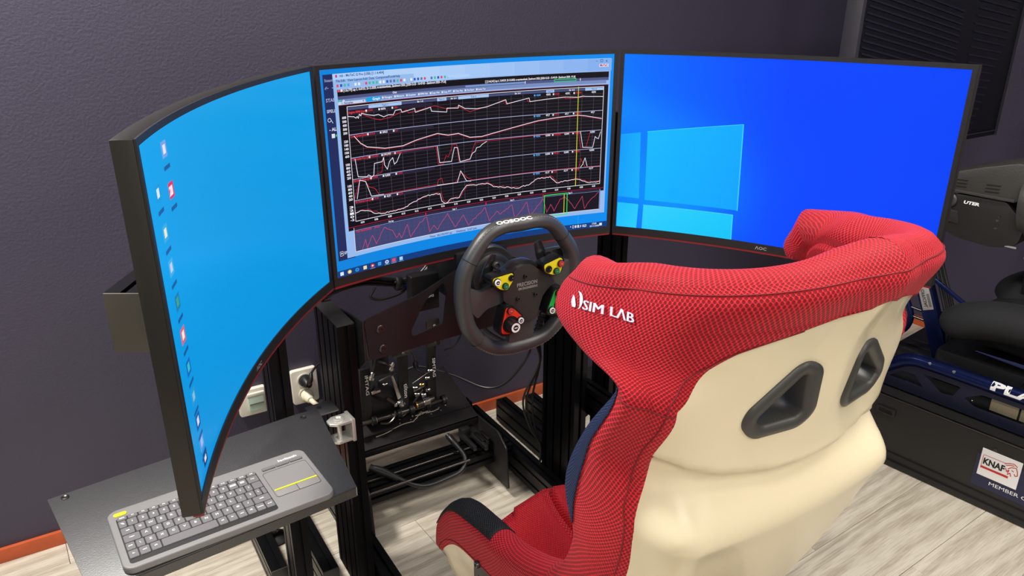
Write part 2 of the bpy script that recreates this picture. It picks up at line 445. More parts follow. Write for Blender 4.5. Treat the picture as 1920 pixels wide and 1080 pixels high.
class Art:
    """flat screen print: coloured polygons in screen coordinates (metres), bent onto the panel"""
    def __init__(s): s.v = []; s.f = []; s.c = []; s.k = 0
    def poly(s, pts, col, k=None):
        s.k += 1; n = len(s.v); d = .0004+s.k*.000004
        s.v += [cyl_pt(a, b, d) for a, b in pts]; s.f.append(tuple(range(n, n+len(pts)))); s.c.append(col)
    def rect(s, u0, v0, u1, v1, col):
        n = max(1, int(abs(u1-u0)/.005)); s.k += 1
        for i in range(n):
            a = lerp(u0, u1, i/n); b = lerp(u0, u1, (i+1)/n); s.k -= 1; s.poly([(a, v0), (b, v0), (b, v1), (a, v1)], col)
    def line(s, pts, wd, col):
        s.k += 1
        dense = [pts[0]]
        for (a, b), (c, d) in zip(pts, pts[1:]):
            m_ = max(1, int(abs(c-a)/.005)); dense += [(lerp(a, c, (i+1)/m_), lerp(b, d, (i+1)/m_)) for i in range(m_)]
        for (a, b), (c, d) in zip(dense, dense[1:]):
            L = math.hypot(c-a, d-b)
            if L < 1e-6: continue
            nx, ny = -(d-b)/L*wd/2, (c-a)/L*wd/2; ex, ey = (c-a)/L*wd*.3, (d-b)/L*wd*.3
            s.k -= 1; s.poly([(a+nx-ex, b+ny-ey), (a-nx-ex, b-ny-ey), (c-nx+ex, d-ny+ey), (c+nx+ex, d+ny+ey)], col)
    def text(s, t, u, v, h, col, w=None, bold=0., left=True):
        bold = max(bold, .028); h *= 1.12
        V, F = text2d(t, 1, bold); xs = [a for a, b in V]
        if not xs: return
        sc = h/.7; ww = (max(xs)-min(xs))*sc; sx = (w/(max(xs)-min(xs))) if w else sc
        ox = u-min(xs)*sx if left else u; n = len(s.v); s.k += 1; d = .0004+s.k*.000004
        s.v += [cyl_pt(ox+a*sx, v+b*sc, d) for a, b in V]
        for f in F: s.f.append(tuple(i+n for i in f)); s.c.append(col)
    def build(s, name, parent):
        me = bpy.data.meshes.new(name); me.from_pydata([tuple(v) for v in s.v], [], s.f)
        ca = me.color_attributes.new('Col', 'FLOAT_COLOR', 'CORNER')
        for p, c in zip(me.polygons, s.c):
            for li in p.loop_indices: ca.data[li].color = (*lin(c), 1)
        me.materials.append(M['screen']); o = bpy.data.objects.new(name, me); COL.objects.link(o); o.parent = parent
        return o
SU, SV0, SV1 = .346, .0165, .422
def panel(parent, colfn, nu=60, nv=34):
    vs = []; f = []; cs = []
    for j in range(nv+1):
        for i in range(nu+1):
            u = -SU+2*SU*i/nu; v = SV0+(SV1-SV0)*j/nv; vs.append(cyl_pt(u, v, .0002)); cs.append(colfn(u, v))
    for j in range(nv):
        for i in range(nu): a = j*(nu+1)+i; f.append((a, a+1, a+nu+2, a+nu+1))
    me = bpy.data.meshes.new('screen'); me.from_pydata([tuple(v) for v in vs], [], f)
    ca = me.color_attributes.new('Col', 'FLOAT_COLOR', 'POINT')
    for i, c in enumerate(cs): ca.data[i].color = (*lin(c), 1)
    me.materials.append(M['screen']); me.shade_smooth(); o = bpy.data.objects.new('screen', me); COL.objects.link(o); o.parent = parent
    return o
def monitor(label, loc, rz, colfn):
    t = thing('curved_monitor', label, 'monitor', loc, (0, 0, rz), 'three curved monitors of the simulator')
    hb = MB(); curved_slab(hb, -HW, HW, -.004, .430, -.022, -.0005)
    hb.build('housing', 'bezel_side', t, bevel=.0015)
    bk = MB().box((0, .085, .235), (.36, .05, .26)); bk.build('rear_cover', 'plastic_black', t, bevel=.01)
    fr = MB()
    curved_slab(fr, -HW, HW, SV1, .4300, -.0005, .0018); curved_slab(fr, -HW, HW, -.0015, SV0, -.0005, .0024)
    curved_slab(fr, -HW, -SU, SV0, SV1, -.0005, .0018, 1); curved_slab(fr, SU, HW, SV0, SV1, -.0005, .0018, 1)
    fr.build('bezel', 'bezel_black', t, label='thin black bezel')
    tr = MB(); curved_slab(tr, -HW+.001, HW-.001, -.006, -.0015, -.010, .0018); tr.build('red_trim', 'trim_red', t, label='dark red strip along the bottom edge')
    lg = MB(); text_on(lg, '\u039bOC', (0, 0, 0), (1, 0, 0), (0, 0, 1), width=.026, height=.0075, bold=.02)
    lg.v = [cyl_pt(q.x, q.z+.0072, .0028) for q in lg.v]
    lg.build('maker_lettering', 'print_grey', t)
    return t, panel(t, colfn)
AL, AR = 1.02469, 1.09449
# ---- left: plain blue desktop with a column of icons
def c_left(u, v):
    t = (v-.01)/.41; return lerpc((0, 148, 222), (4, 158, 228), t)
tl, sl = monitor('left curved monitor with a plain light blue screen and a column of icons',
                 (-HW-HW*math.cos(AL), -HW*math.sin(AL), ZB), AL, c_left)
def desk_icon(u, v, c1, c2):
    A = Art()
    A.rect(u-.0105, v-.008, u+.0105, v+.010, c1); A.rect(u-.005, v-.004, u+.006, v+.006, c2)
    A.rect(u-.012, v-.021, u+.013, v-.0165, (20, 84, 150))
    if c1 == (222, 40, 90): A.text('22', u-.009, v, .009, (255, 240, 246), bold=.02)
    A.build('desktop_icon', sl)
for (u, v, c1, c2) in [(-.298, .362, (20, 150, 215), (214, 232, 240)), (-.296, .318, (60, 168, 214), (236, 232, 206)), (-.297, .279, (70, 166, 226), (190, 206, 236)),
                       (-.296, .238, (30, 120, 170), (60, 160, 130)), (-.297, .198, (222, 96, 120), (235, 235, 225)), (-.298, .158, (20, 100, 190), (52, 190, 200)),
                       (-.298, .120, (40, 150, 214), (130, 190, 220)), (-.298, .087, (16, 80, 168), (214, 224, 240)), (-.298, .058, (96, 150, 224), (150, 190, 236)),
                       (-.294, .034, (14, 56, 120), (220, 226, 236)), (-.245, .398, (120, 160, 224), (226, 226, 240)), (-.243, .352, (222, 40, 90), (250, 210, 226))]:
    desk_icon(u, v, c1, c2)
# ---- right: blue desktop with a window of light
def c_right(u, v):
    # beam colours of the wallpaper
    a = max(0., min(1., (u+.345)/.36)); base = lerpc((0, 118, 252), (0, 70, 255), a**.8)
    d = math.hypot((u+.20)*1.0, (v-.12)*1.25); g = math.exp(-(d/.15)**2)*.75
    c = lerpc(base, (0, 176, 255), g*(1-a*.3))
    b = math.exp(-((v-.30+.32*(u+.34))/.05)**2)*max(0, 1-(u+.345)/.30)*.35; c = lerpc(c, (20, 160, 255), b)
    if u > .2: c = lerpc(c, (0, 62, 240), min(1, (u-.2)/.2)*.4)
    return c
tr_, sr = monitor('right curved monitor with a deep blue screen and a glowing window of four panes',
                  (HW+HW*math.cos(AR), -HW*math.sin(AR), ZB), -AR, c_right)
A = Art()
def pane(q, ca, cb):
    n = 14
    for i in range(n):
        for j in range(6):
            def P(s, t): return (lerp(lerp(q[0][0], q[1][0], s), lerp(q[3][0], q[2][0], s), t), lerp(lerp(q[0][1], q[1][1], s), lerp(q[3][1], q[2][1], s), t))
            A.poly([P(i/n, j/6), P((i+1)/n, j/6), P((i+1)/n, (j+1)/6), P(i/n, (j+1)/6)], lerpc(ca, cb, (i+.5)/n*.7+(j+.5)/6*.3)); A.k -= 1
pane([(-.345, .241), (-.299, .248), (-.294, .090), (-.345, .092)], (10, 158, 250), (20, 178, 255))
pane([(-.283, .250), (-.070, .281), (-.063, .087), (-.280, .088)], (16, 186, 255), (6, 164, 255))
pane([(-.345, .077), (-.294, .076), (-.296, .0165), (-.345, .0165)], (30, 190, 255), (40, 206, 255))
pane([(-.282, .075), (-.072, .075), (-.070, .0165), (-.283, .0165)], (50, 208, 255), (14, 196, 250))
for L_ in ([(-.283, .250), (-.070, .281)], [(-.070, .281), (-.063, .087)], [(-.072, .075), (-.070, .0165)], [(-.282, .075), (-.072, .075)]):
    A.line(L_, .0022, (60, 214, 236))
A.build('light_window', sr)
# ---- centre: data-analysis window
def c_mid(u, v):
    t = (u+.346)/.69; return lerpc((10, 132, 222), (8, 140, 240), t)
tm, sm = monitor('centre curved monitor showing a window of telemetry graphs', (0, 0, ZB), 0, c_mid)
A = Art()
NAVY, PALE, PALE2, BLK, WHT, RED, GRID = (34, 44, 92), (150, 186, 236), (176, 208, 248), (16, 12, 20), (240, 238, 250), (196, 40, 60), (98, 90, 110)
A.rect(-.340, .050, -.30, .413, NAVY)
A.text('Steam', -.337, .402, .0045, (140, 150, 190)); A.text('\u2190  \u2192', -.337, .388, .006, (150, 160, 200))
A.text('START', -.337, .366, .0055, (160, 168, 206)); A.text('SPELLE', -.337, .346, .005, (190, 196, 226)); A.text('- ALLE', -.335, .312, .0055, (220, 222, 244))
A.line([(-.333+.0035*math.cos(k*.7), .330+.0035*math.sin(k*.7)) for k in range(10)]+[(-.326, .324)], .001, (220, 222, 244))
A.rect(-.331, .296, -.324, .304, (220, 226, 236)); A.rect(-.3225, .298, -.3195, .302, (60, 190, 120))
A.rect(-.335, .060, -.328, .069, NAVY); A.line([(-.335, .060), (-.328, .060), (-.328, .069), (-.335, .069), (-.335, .060)], .0007, WHT); A.text('+', -.3335, .0645, .005, WHT)
A.text('SP', -.326, .0645, .005, (200, 204, 230))
A.rect(-.319, .052, .338, .413, PALE); A.rect(-.319, .402, .338, .413, PALE2)
for i in range(8): A.rect(-.14+.06*i, .386, -.08+.06*i, .4125, lerpc(PALE2, (128, 170, 236), i/8))
A.rect(-.313, .406, -.309, .411, (200, 60, 110)); A.text('mb - MoTeC i2 Pro (USB) [1.1.4.404]', -.304, .4085, .0040, (50, 84, 150))
for i, s_ in enumerate(['File', 'Edit', 'View', 'Layout', 'Add', 'Data', 'Component', 'Tools', 'Help']):
    A.text(s_, [-.312, -.302, -.288, -.273, -.255, -.241, -.226, -.198, -.183][i], .3995, .0040, (60, 90, 150))
rc = random.Random(4)
for i in range(34):
    u = -.312+i*.0078
    if i in (4, 7, 20, 26): continue
    c = rc.choice([(60, 190, 160), (230, 70, 100), (40, 80, 200), (230, 240, 250), (240, 240, 250), (80, 160, 230), (90, 110, 160)])
    A.rect(u, .3885, u+.0045, .3935, c)
A.rect(-.062, .389, -.01, .3935, PALE2); A.text('\u2013   \u25a1   x', .300, .4075, .005, (70, 90, 150))
A.rect(.309, .3945, .332, .401, (226, 222, 240)); A.text('MoTeC', .311, .3977, .0042, (150, 30, 60), w=.019, bold=.02)
A.rect(-.3115, .365, .334, .384, BLK)
A.rect(-.3105, .3795, -.3055, .3840, (226, 90, 110)); A.rect(-.3045, .3795, -.2995, .3840, (230, 226, 236))
A.text('[1:26,779] Lap 3, 16:47:53, 23-12-2020, m.vannieuwbeek, Zandvoort 2020, [2020-12-23 - 16-47-03 - Zandvoort 2020 - P1.ld]', -.298, .3815, .0040, WHT, w=.232, bold=.012)
A.text('[ ] [1:46,241] Lap 6, 15:49:39, 23-12-2020, m.vannieuwbeek, Zandvoort 2020, [2020-12-23 - 15-49-39 - Zandvoort 2020 - P1.ld]', .028, .3755, .0038, WHT, w=.222, bold=.012)
A.rect(-.3115, .3715, .334, .3755-.0015, (84, 92, 134)) if False else None
A.rect(-.3115, .3655, .334, .3715, (78, 86, 130)); A.rect(-.02, .3668, .125, .3705, (120, 150, 205)); A.text('Out', -.19, .3688, .0035, WHT)
A.line([(.198, .3665), (.252, .3665), (.252, .3715), (.198, .3715), (.198, .3665)], .0013, (40, 214, 110)); A.rect(.262, .366, .2635, .3716, WHT); A.rect(.125, .366, .1265, .3716, WHT)
A.rect(-.3115, .3580, .328, .3655, (120, 140, 190)); A.rect(-.3095, .3612, -.3050, .3650, (60, 200, 160)); A.text('.ds', -.303, .363, .0035, WHT)
A.rect(-.3115, .3555, -.252, .3612, (196, 214, 240)); A.text('1: Samples', -.304, .3582, .0038, (70, 90, 140)); A.text('\u25be', -.258, .3585, .005, (60, 80, 130))
A.rect(-.250, .3560, -.217, .3645, (20, 160, 224)); A.text('Graph', -.236, .3602, .0042, WHT)
for i, s_ in enumerate(['Gauges', 'Mixture', 'Scatter', 'RPM Hist', 'Susp Hist', 'Susp FFT', 'Chan Rep', 'Chan Report', 'Section Time']):
    u = -.2155+i*.0275; A.rect(u, .3575, u+.0262, .3645, (112, 132, 184)); A.rect(u+.001, .3590, u+.0045, .3630, (226, 232, 244)); A.text(s_, u+.006, .3610, .0034, (220, 228, 244), w=.018)
A.rect(-.3115, .3545, .334, .3555, (150, 30, 60))
A.rect(-.3115, .107, .334, .3545, BLK)
# section bar
A.rect(-.294, .3440, .322, .3490, (70, 78, 120))
for u0, u1, s_ in [(-.246, -.171, 'Turn 1'), (-.088, -.066, 'Turn 2'), (-.038, .036, 'Turn 3'), (.178, .198, 'Turn 5'), (.276, .322, 'Turn 6')]:
    A.rect(u0, .3435, u1, .3495, (166, 196, 240)); A.text(s_, (u0+u1)/2-.007, .3465, .0030, (60, 90, 150), w=.013)
for u0, s_ in [(-.135, 'Str 1-2'), (-.056, 'Str 2-3'), (.10, 'Str 3-4'), (.235, 'Str 4-5')]: A.text(s_, u0, .3465, .0030, WHT, w=.014)
rows = [.343, .2975, .2525, .2100, .1670, .125]
for k in range(5):
    top, bot = rows[k], rows[k+1]
    for j in range(1, 6): y = lerp(top, bot, j/6); A.rect(-.294, y-.0002, .322, y+.0002, (80, 74, 88))
    for i in range(1, 21): x = -.294+i*.0296; A.rect(x-.00025, bot, x+.00025, top, GRID)
    A.rect(-.294, top-.0062, -.10, top-.0009, (40, 32, 52))
    for j in range(5): A.text(['6000', '5000', '4000', '3000', '2000'][j] if k == 0 else ['220', '180', '140', '100', '60'][j] if k == 1 else ['100', '80', '60', '40', '20'][j] if k < 4 else ['3', '2', '1', '0', '-2'][j], -.306, lerp(top-.012, bot+.004, j/4), .0040, WHT, w=.009, bold=.02)
    if k: A.rect(-.294, top-.0006, .322, top+.0006, (170, 176, 214))
    A.text(['Engine RPM [rpm]', 'Corr Speed [km/h]', 'Throttle Pos [%]', 'Brake Pos [%]', 'G Force Lat [G]'][k], -.291, top-.0036, .0036, (230, 50, 60), w=.040, bold=.015)
    for (u, c, s_) in [(-.248, RED, ['3300', '215,6', '100,000', '3,000', '-0,43'][k]), (-.219, WHT, ['5076', '200,5', '100,000', '0,000', '-0,31'][k]), (-.189, RED, ['286', '6,1', '0,000', '1,000', '0,12'][k]),
                       (.153, (90, 170, 240), '4250'), (.200, RED, ['5430', '127,3', '100,000', '98,221', '1,06'][k]), (.252, RED, '75,100')]:
        A.rect(u-.0055, top-.0052, u-.0020, top-.0014, (236, 236, 246) if c != (90, 170, 240) else c); A.text(s_, u, top-.0034, .0034, c)
    for u in (.178, .226, .292): A.text(['4292', '47,7', '0,000', '0,000', '-0,17'][k], u, top-.0034, .0034, WHT)
G = dict(
 rpm_w=[(-.294,.333),(-.280,.331),(-.276,.328),(-.273,.331),(-.271,.327),(-.268,.335),(-.265,.331),(-.263,.336),(-.251,.332),(-.236,.329),(-.226,.330),(-.214,.324),(-.203,.327),(-.192,.326),(-.187,.334),(-.174,.335),(-.172,.329),(-.142,.334),(-.141,.326),(-.105,.333),(-.103,.325),(-.067,.320),(-.066,.328),(-.039,.326),(-.038,.332),(-.023,.324),(.006,.321),(.030,.323),(.077,.335),(.080,.326),(.135,.335),(.137,.327),(.180,.330),(.228,.332),(.258,.330),(.270,.332),(.278,.331),(.322,.329)],
 rpm_r=[(-.265,.335),(-.240,.324),(-.222,.319),(-.199,.322),(-.161,.333),(-.157,.326),(-.120,.331),(-.096,.335),(-.063,.326),(-.039,.329),(-.011,.316),(.030,.324),(.075,.333),(.078,.325),(.129,.334),(.133,.327),(.224,.333),(.226,.328),(.274,.330)],
 sp_w=[(-.283,.294),(-.270,.279),(-.256,.270),(-.215,.262),(-.173,.262),(-.141,.270),(-.091,.278),(-.065,.272),(-.040,.273),(-.012,.262),(.017,.261),(.079,.271),(.159,.284),(.210,.288),(.259,.290),(.280,.287),(.320,.279)],
 th_w=[(-.285,.250),(-.281,.214),(-.261,.211),(-.257,.214),(-.249,.209),(-.245,.212),(-.242,.235),(-.224,.236),(-.220,.244),(-.219,.229),(-.213,.219),(-.207,.234),(-.199,.241),(-.196,.227),(-.190,.231),(-.181,.247)],
 th_w2=[(-.092,.251),(-.088,.216),(-.059,.215),(-.051,.244),(-.043,.243),(-.038,.212),(-.013,.215),(-.007,.227),(.000,.230),(.004,.238),(.012,.239),(.018,.244),(.029,.249)],
 th_w3=[(.267,.252),(.274,.215),(.300,.213),(.305,.238),(.310,.234),(.314,.233),(.319,.249)],
 br_w=[(-.287,.170),(-.278,.207),(-.265,.202),(-.254,.170),(-.225,.169)],
 br_w2=[(-.095,.168),(-.046,.167),(-.037,.192),(-.023,.168),(-.012,.166)], br_w3=[(.270,.168),(.276,.176),(.281,.190),(.287,.170)],
 th_r=[(-.240,.212),(-.226,.215),(-.222,.236),(-.218,.248),(-.150,.2505),(-.095,.251),(-.091,.212),(-.079,.212),(-.072,.229),(-.066,.226),(-.058,.243),(-.057,.250),(-.045,.250),(-.041,.212),(-.013,.213),(-.009,.227),(.000,.249),(.155,.2515),(.262,.251),(.268,.215),(.282,.214),(.292,.249)],
 br_r=[(-.294,.168),(-.278,.206),(-.265,.202),(-.258,.190),(-.244,.184),(-.235,.169),(-.095,.1695),(-.093,.179),(-.084,.182),(-.081,.168),(-.05,.168),(-.035,.188),(-.020,.174),(-.008,.168),(.266,.1685),(.270,.189),(.276,.178),(.282,.168),(.322,.1685)],
 g_w=[(-.293,.142),(-.281,.145),(-.262,.141),(-.244,.132),(-.228,.129),(-.180,.131),(-.156,.141),(-.123,.149),(-.090,.149),(-.086,.132),(-.076,.125),(-.061,.134),(-.043,.133),(-.034,.147),(-.023,.158),(.002,.155),(.028,.156),(.045,.146),(.087,.139),(.105,.135),(.139,.141),(.156,.151),(.191,.153),(.208,.137),(.260,.141),(.295,.129),(.321,.131)])
def wob(p, amp, sd=3, st=.004):
    r_ = random.Random(sd); out = []
    for (a, b), (c, d) in zip(p, p[1:]):
        n = max(1, int((c-a)/st))
        for i in range(n): t = i/n; out.append((lerp(a, c, t), lerp(b, d, t)+(r_.uniform(-amp, amp) if i else 0)))
    return out+[p[-1]]
CR = (206, 44, 58)
A.line(G['rpm_r'], .0009, CR); A.line([(u, v-.0016) for u, v in G['sp_w']], .0008, CR); A.line(G['th_r'], .0009, CR); A.line(G['br_r'], .0009, CR)
A.line(wob([(u+.004, v+.001) for u, v in G['g_w']], .0022, 9), .0008, CR)
for k in ('rpm_w', 'sp_w', 'th_w', 'th_w2', 'th_w3', 'br_w', 'br_w2', 'br_w3'): A.line(G[k], .0012, WHT)
A.line(wob(G['g_w'], .0014), .0012, WHT)
A.line([(-.294, .351), (-.294, .125), (.322, .125), (.322, .351), (-.294, .351)], .0011, WHT)
A.rect(.2575, .124, .2592, .353, (210, 206, 70))
for i in range(19): A.text('0:%02d' % (4+2*i), -.283+i*.0325, .1200, .0036, WHT, w=.0085, bold=.015)
# overview strip
A.rect(-.3115, .1135, .334, .1150, (150, 30, 60)); A.rect(-.300, .1065, .322, .1120, (44, 36, 60))
A.text('Out Lap', -.218, .1092, .0032, WHT, w=.012); A.text('Lap 1', -.060, .1092, .0032, WHT, w=.010); A.text('Lap 2', .088, .1092, .0032, WHT, w=.010); A.text('Lap 3', .24, .1092, .0032, WHT, w=.010)
for u in (-.127, .025, .174): A.rect(u-.001, .106, u+.001, .1125, (226, 40, 60))
A.rect(-.300, .062, .174, .106, (64, 68, 112)); A.rect(.174, .062, .322, .106, (24, 18, 30))
for i in range(1, 40): x = -.300+i*.012; A.rect(x-.0002, .062, x+.0002, .106, (80, 84, 130)) if x < .174 else None
for j in range(1, 5): A.rect(-.300, .062+j*.0088, .174, .0623+j*.0088, (80, 84, 130))
A.text('Corr Speed [km/h]', -.295, .1035, .0034, (226, 40, 60), w=.035); A.text('215,6', -.252, .1035, .0034, (226, 40, 60))
bot = [(-.284,.063),(-.275,.083),(-.272,.064),(-.258,.088),(-.250,.068),(-.229,.099),(-.210,.089),(-.201,.071),(-.194,.080),(-.189,.068),(-.173,.095),(-.167,.066),(-.145,.091),(-.125,.103),(-.119,.068),(-.108,.081),(-.100,.070),(-.073,.102),(-.055,.068),(-.033,.092),(-.021,.067),(.023,.101),(.033,.068),(.053,.088),(.062,.080),(.092,.098),(.100,.064),(.131,.099),(.140,.065),(.174,.103),(.184,.068),(.194,.087),(.203,.069),(.218,.096),(.231,.101),(.244,.087),(.258,.069),(.277,.098),(.284,.067),(.300,.088),(.320,.104)]
A.line(wob(bot, .0016, 5, .003), .0010, (206, 70, 110)); A.line([(-.300, .062), (.322, .062)], .0009, WHT); A.line([(-.300, .062), (-.300, .112)], .0009, WHT)
A.line([(.177, .0585), (.237, .0585), (.237, .1095), (.177, .1095), (.177, .0585)], .0018, (50, 226, 90)); A.rect(.2285, .060, .2300, .108, (214, 220, 60))
A.rect(.322, .062, .3245, .112, (120, 130, 170))
A.text('Time:  30,175/757 (s)      Distance:  2157 (m)', -.12, .0565, .0036, (60, 80, 140), w=.12)
# taskbar and wallpaper pieces
A.line([(.268, .030), (.268, .052)], .0011, (40, 170, 255))
A.rect(-SU, SV0, SU, .0300, (16, 60, 128))
for i, (u, c) in enumerate([(-.336, (220, 236, 250)), (-.318, (230, 200, 80)), (-.300, (30, 150, 220)), (-.281, (240, 226, 170)), (-.263, (214, 50, 60)), (-.246, (60, 160, 236)), (-.228, (210, 220, 235)), (-.211, (226, 80, 110)), (-.193, (170, 214, 245))]):
    if i == 7: A.rect(u-.008, .0170, u+.008, .0298, (60, 84, 140))
    A.poly([(u+.0048*math.cos(k*PI/5), .0232+.0042*math.sin(k*PI/5)) for k in range(10)] if i in (1, 2, 4, 6) else [(u-.004, .0195), (u+.004, .0195), (u+.004, .0270), (u-.004, .0270)], c)
    A.rect(u-.0018, .0216, u+.0018, .0248, (240, 244, 250) if i in (1, 4) else (40, 90, 170))
    if i in (4, 6, 7, 8): A.rect(u-.006, .0170, u+.006, .0178, (120, 190, 250))
A.text('^  \u25a1 \u25cf \u25a0 \u266b  NLD', .247, .0235, .0055, (220, 228, 244), w=.044, bold=.01)
A.text('17:09', .306, .0262, .0036, (220, 228, 244)); A.text('23-11-2020', .300, .0205, .0034, (220, 228, 244)); A.rect(.3255, .0200, .3325, .0265, (226, 232, 246))
A.build('telemetry_window', sm)

# ================================================================== wall sockets
def socket(x0, z0, x1, z1, label):
    t = thing('wall_socket', label, 'socket', ((x0+x1)/2, WY, z0))
    cx, cz = (x0+x1)/2, (z0+z1)/2
    MB().prism([(cx+a, WY-.018, cz+b) for a, b in rrect(x1-x0, z1-z0, .008)], (0, .018, 0)).build('cover_plate', 'white_plastic', t, bevel=.003)
    return t, cx, cz
t, cx, cz = socket(-.296, .236, -.216, .350, 'white double wall socket with a black plug above a cream plug')
for dz in (.022, -.026):
    MB().lathe((cx, WY-.020, cz+dz), (0, -1, 0), [(0, .024), (.003, .024), (.003, .020), (-.006, .019)], n=28).build('socket_well', 'white_plastic', t, smooth=True)
def plug(name, m, p, label, d, cordpts):
    t = thing(name, label, 'plug', p)
    MB().lathe(p, (0, -1, 0), [(0, .0185), (.014, .0185), (.020, .015), (.034, .012), (.038, .008)], n=22).build('plug_body', m, t, smooth=True)
    q = Vector(p)+Vector((0, -.028, 0))
    MB().tube([q, q+Vector(d)*.5+Vector((0, -.012, 0)), q+Vector(d)], lambda s: .0085-.003*s, n=12).build('strain_relief', m, t, smooth=True)
    MB().tube([q+Vector(d)]+cordpts, .0035, n=8).build('cord', 'cable_black' if m == 'plastic_black' else m, t, smooth=True)
plug('black_plug', 'plastic_black', (cx, WY-.022, cz+.022), 'black round plug in the upper half of the double wall socket', (.012, -.004, .036), [(cx+.05, WY-.03, cz+.072), (cx+.12, WY-.02, cz+.074), (cx+.3, WY-.012, cz+.03)])
plug('cream_plug', 'cream_plug', (cx, WY-.022, cz-.028), 'cream plug with a short tail in the lower half of the double wall socket', (.018, -.02, -.016), [(cx+.024, WY-.058, cz-.052)])
t, cx, cz = socket(-.455, .243, -.372, .328, 'white wall box with a clear window, behind the monitor stand post')
MB().prism([(cx+.008+a, WY-.024, cz-.004+b) for a, b in rrect(.046, .050, .004)], (0, .006, 0)).build('window_cover', 'socket_glass', t, bevel=.002)
MB().box((cx+.008, WY-.021, cz+.026), (.05, .008, .010)).build('latch', 'white_plastic', t, bevel=.002)
MB().box((cx+.008, WY-.0255, cz-.004), (.040, .002, .004)).build('window_rail', 'steel', t)

# ================================================================== rig frame
rig = thing('rig_frame', 'black slotted aluminium frame of the simulator carrying wheel, pedals and red seat', 'rig frame', (0, .1, 0))
for s in (-1, 1):
    extrusion('upright', (s*.32, .1275, .03), (s*.32, .1275, .756), .04, .155, (1, 0, 0), rig)
    extrusion('base_rail', (s*.276, .60, .06), (s*.276, -1.02, .06), .04, .08, (1, 0, 0), rig)
    for y in (.5, -.95):
        lf = MB().lathe((s*.276, y, .0), (0, 0, 1), [(0, .026), (.006, .027), (.010, .012), (.022, .009)], n=20).build('leveling_foot', 'plastic_black', rig, smooth=True)
extrusion('cross_beam', (-.255, .315, .105), (.255, .315, .105), .04, .04, (0, 1, 0), rig, caps=False)
extrusion('cross_beam', (-.255, .375, .105), (.255, .375, .105), .04, .04, (0, 1, 0), rig, caps=False)
extrusion('cross_beam', (-.255, .575, .105), (.255, .575, .105), .04, .08, (0, 1, 0), rig, caps=False)
extrusion('cross_beam', (-.255, -.52, .08), (.255, -.52, .08), .08, .04, (0, 1, 0), rig, caps=False)
extrusion('cross_beam', (-.255, -.86, .08), (.255, -.86, .08), .08, .04, (0, 1, 0), rig, caps=False)
# right side arm with corner bracket
extrusion('side_arm', (.358, .10, .375), (.358, -.34, .375), .036, .08, (1, 0, 0), rig)
cb = MB().prism(yz([(.100, .333), (.055, .333), (.100, .278)], .335), (.04, 0, 0)).build('corner_bracket', 'plate_black', rig, bevel=.003)
# wheel deck: folded front plate with a window each side
deck = []
out_ = [(-.292, .777), (-.165, .808), (-.024, .866), (.046, .866), (.170, .812), (.292, .777), (.292, .680), (.055, .690), (-.045, .690), (-.285, .680)]
hole = [(-.103, .826), (-.094, .806), (-.106, .727), (-.183, .713), (-.186, .727), (-.158, .777), (-.143, .797)]
def plate_with_holes(name, outer, holes, y, th, m, parent, vec=None, bevel=.0012, to3=None):
    cu = bpy.data.curves.new(name, 'CURVE'); cu.dimensions = '2D'; cu.fill_mode = 'BOTH'; cu.extrude = th/2; cu.bevel_depth = 0
    for P in [outer]+holes:
        sp = cu.splines.new('POLY'); sp.points.add(len(P)-1); sp.use_cyclic_u = True
        for q, pt in zip(P, sp.points): pt.co = (q[0], q[1], 0, 1)
    ob = bpy.data.objects.new('tmp', cu); COL.objects.link(ob)
    dg = bpy.context.evaluated_depsgraph_get(); me = bpy.data.meshes.new_from_object(ob.evaluated_get(dg))
    mb = MB(); f = to3 or (lambda a, b, c: (a, y+th/2+c, b))
    mb.add([f(*v.co) for v in me.vertices], [tuple(p.vertices) for p in me.polygons])
    bpy.data.objects.remove(ob); bpy.data.curves.remove(cu); bpy.data.meshes.remove(me)
    bm = bmesh.new()
    o = mb.build(name, m, parent); bm.from_mesh(o.data); bmesh.ops.remove_doubles(bm, verts=bm.verts, dist=1e-5)
    bmesh.ops.recalc_face_normals(bm, faces=bm.faces); bm.to_mesh(o.data); bm.free()
    return o
mir = lambda P: [(-a, b) for a, b in P][::-1]
h2 = rpoly(hole, .008)
dk = plate_with_holes('wheel_deck', rpoly(out_, .012), [h2, mir(h2)], .010, .005, 'plate_black', rig)
for s in (-1, 1):
    for (x, z) in ((-.257, .750), (-.254, .703)):
        bolt(dk, (s*-x, .010, z), (0, -1, 0), .0095, .004)
    bolt(dk, (s*.050, .010, .835), (0, -1, 0), .0075, .006)
    # folded ear reaching back to the upright
    eb = MB().prism(yz([(.012, .68), (.012, .775), (.16, .752), (.16, .66), (.06, .64)], s*.293-.0025), (.005, 0, 0)).build('side_bracket', 'plate_black', rig, bevel=.001)
    for z in (.735, .690): bolt(eb, (s*.293-.0028, .085, z), (-1, 0, 0), .010, .003)

# pedal tray
tray = thing('pedal_tray', 'black steel pedal tray with scuffed top and curved pull bar', 'pedal tray', (0, .4, .12))
def trz(y): return .200+(y-.39)*.30
tp = MB().prism([(-.236, .39, .2), (.186, .39, .2), (.186, .62, trz(.62)), (-.236, .62, trz(.62))], (0, 0, -.006)).build('top_plate', 'plate_black', tray, bevel=.001)
MB().box((-.025, .392, .188), (.422, .004, .024)).build('front_lip', 'plate_black', tray, bevel=.001)
MB().box((-.025, .432, trz(.432)+.0012), (.418, .002, .002)).build('fold_line', 'slot_black', tp)
sc = MB()
for pts in ([(-.135, .425), (-.10, .428), (-.05, .440), (-.012, .440)], [(-.012, .438), (.01, .452), (.03, .466)], [(.03, .463), (.06, .455), (.085, .458)], [(-.03, .47), (-.01, .478), (0, .482)], [(.005, .458), (.03, .458), (.05, .462)]):
    sc.tube([(x, y, trz(y)+.0006) for x, y in pts], .0016, n=5)
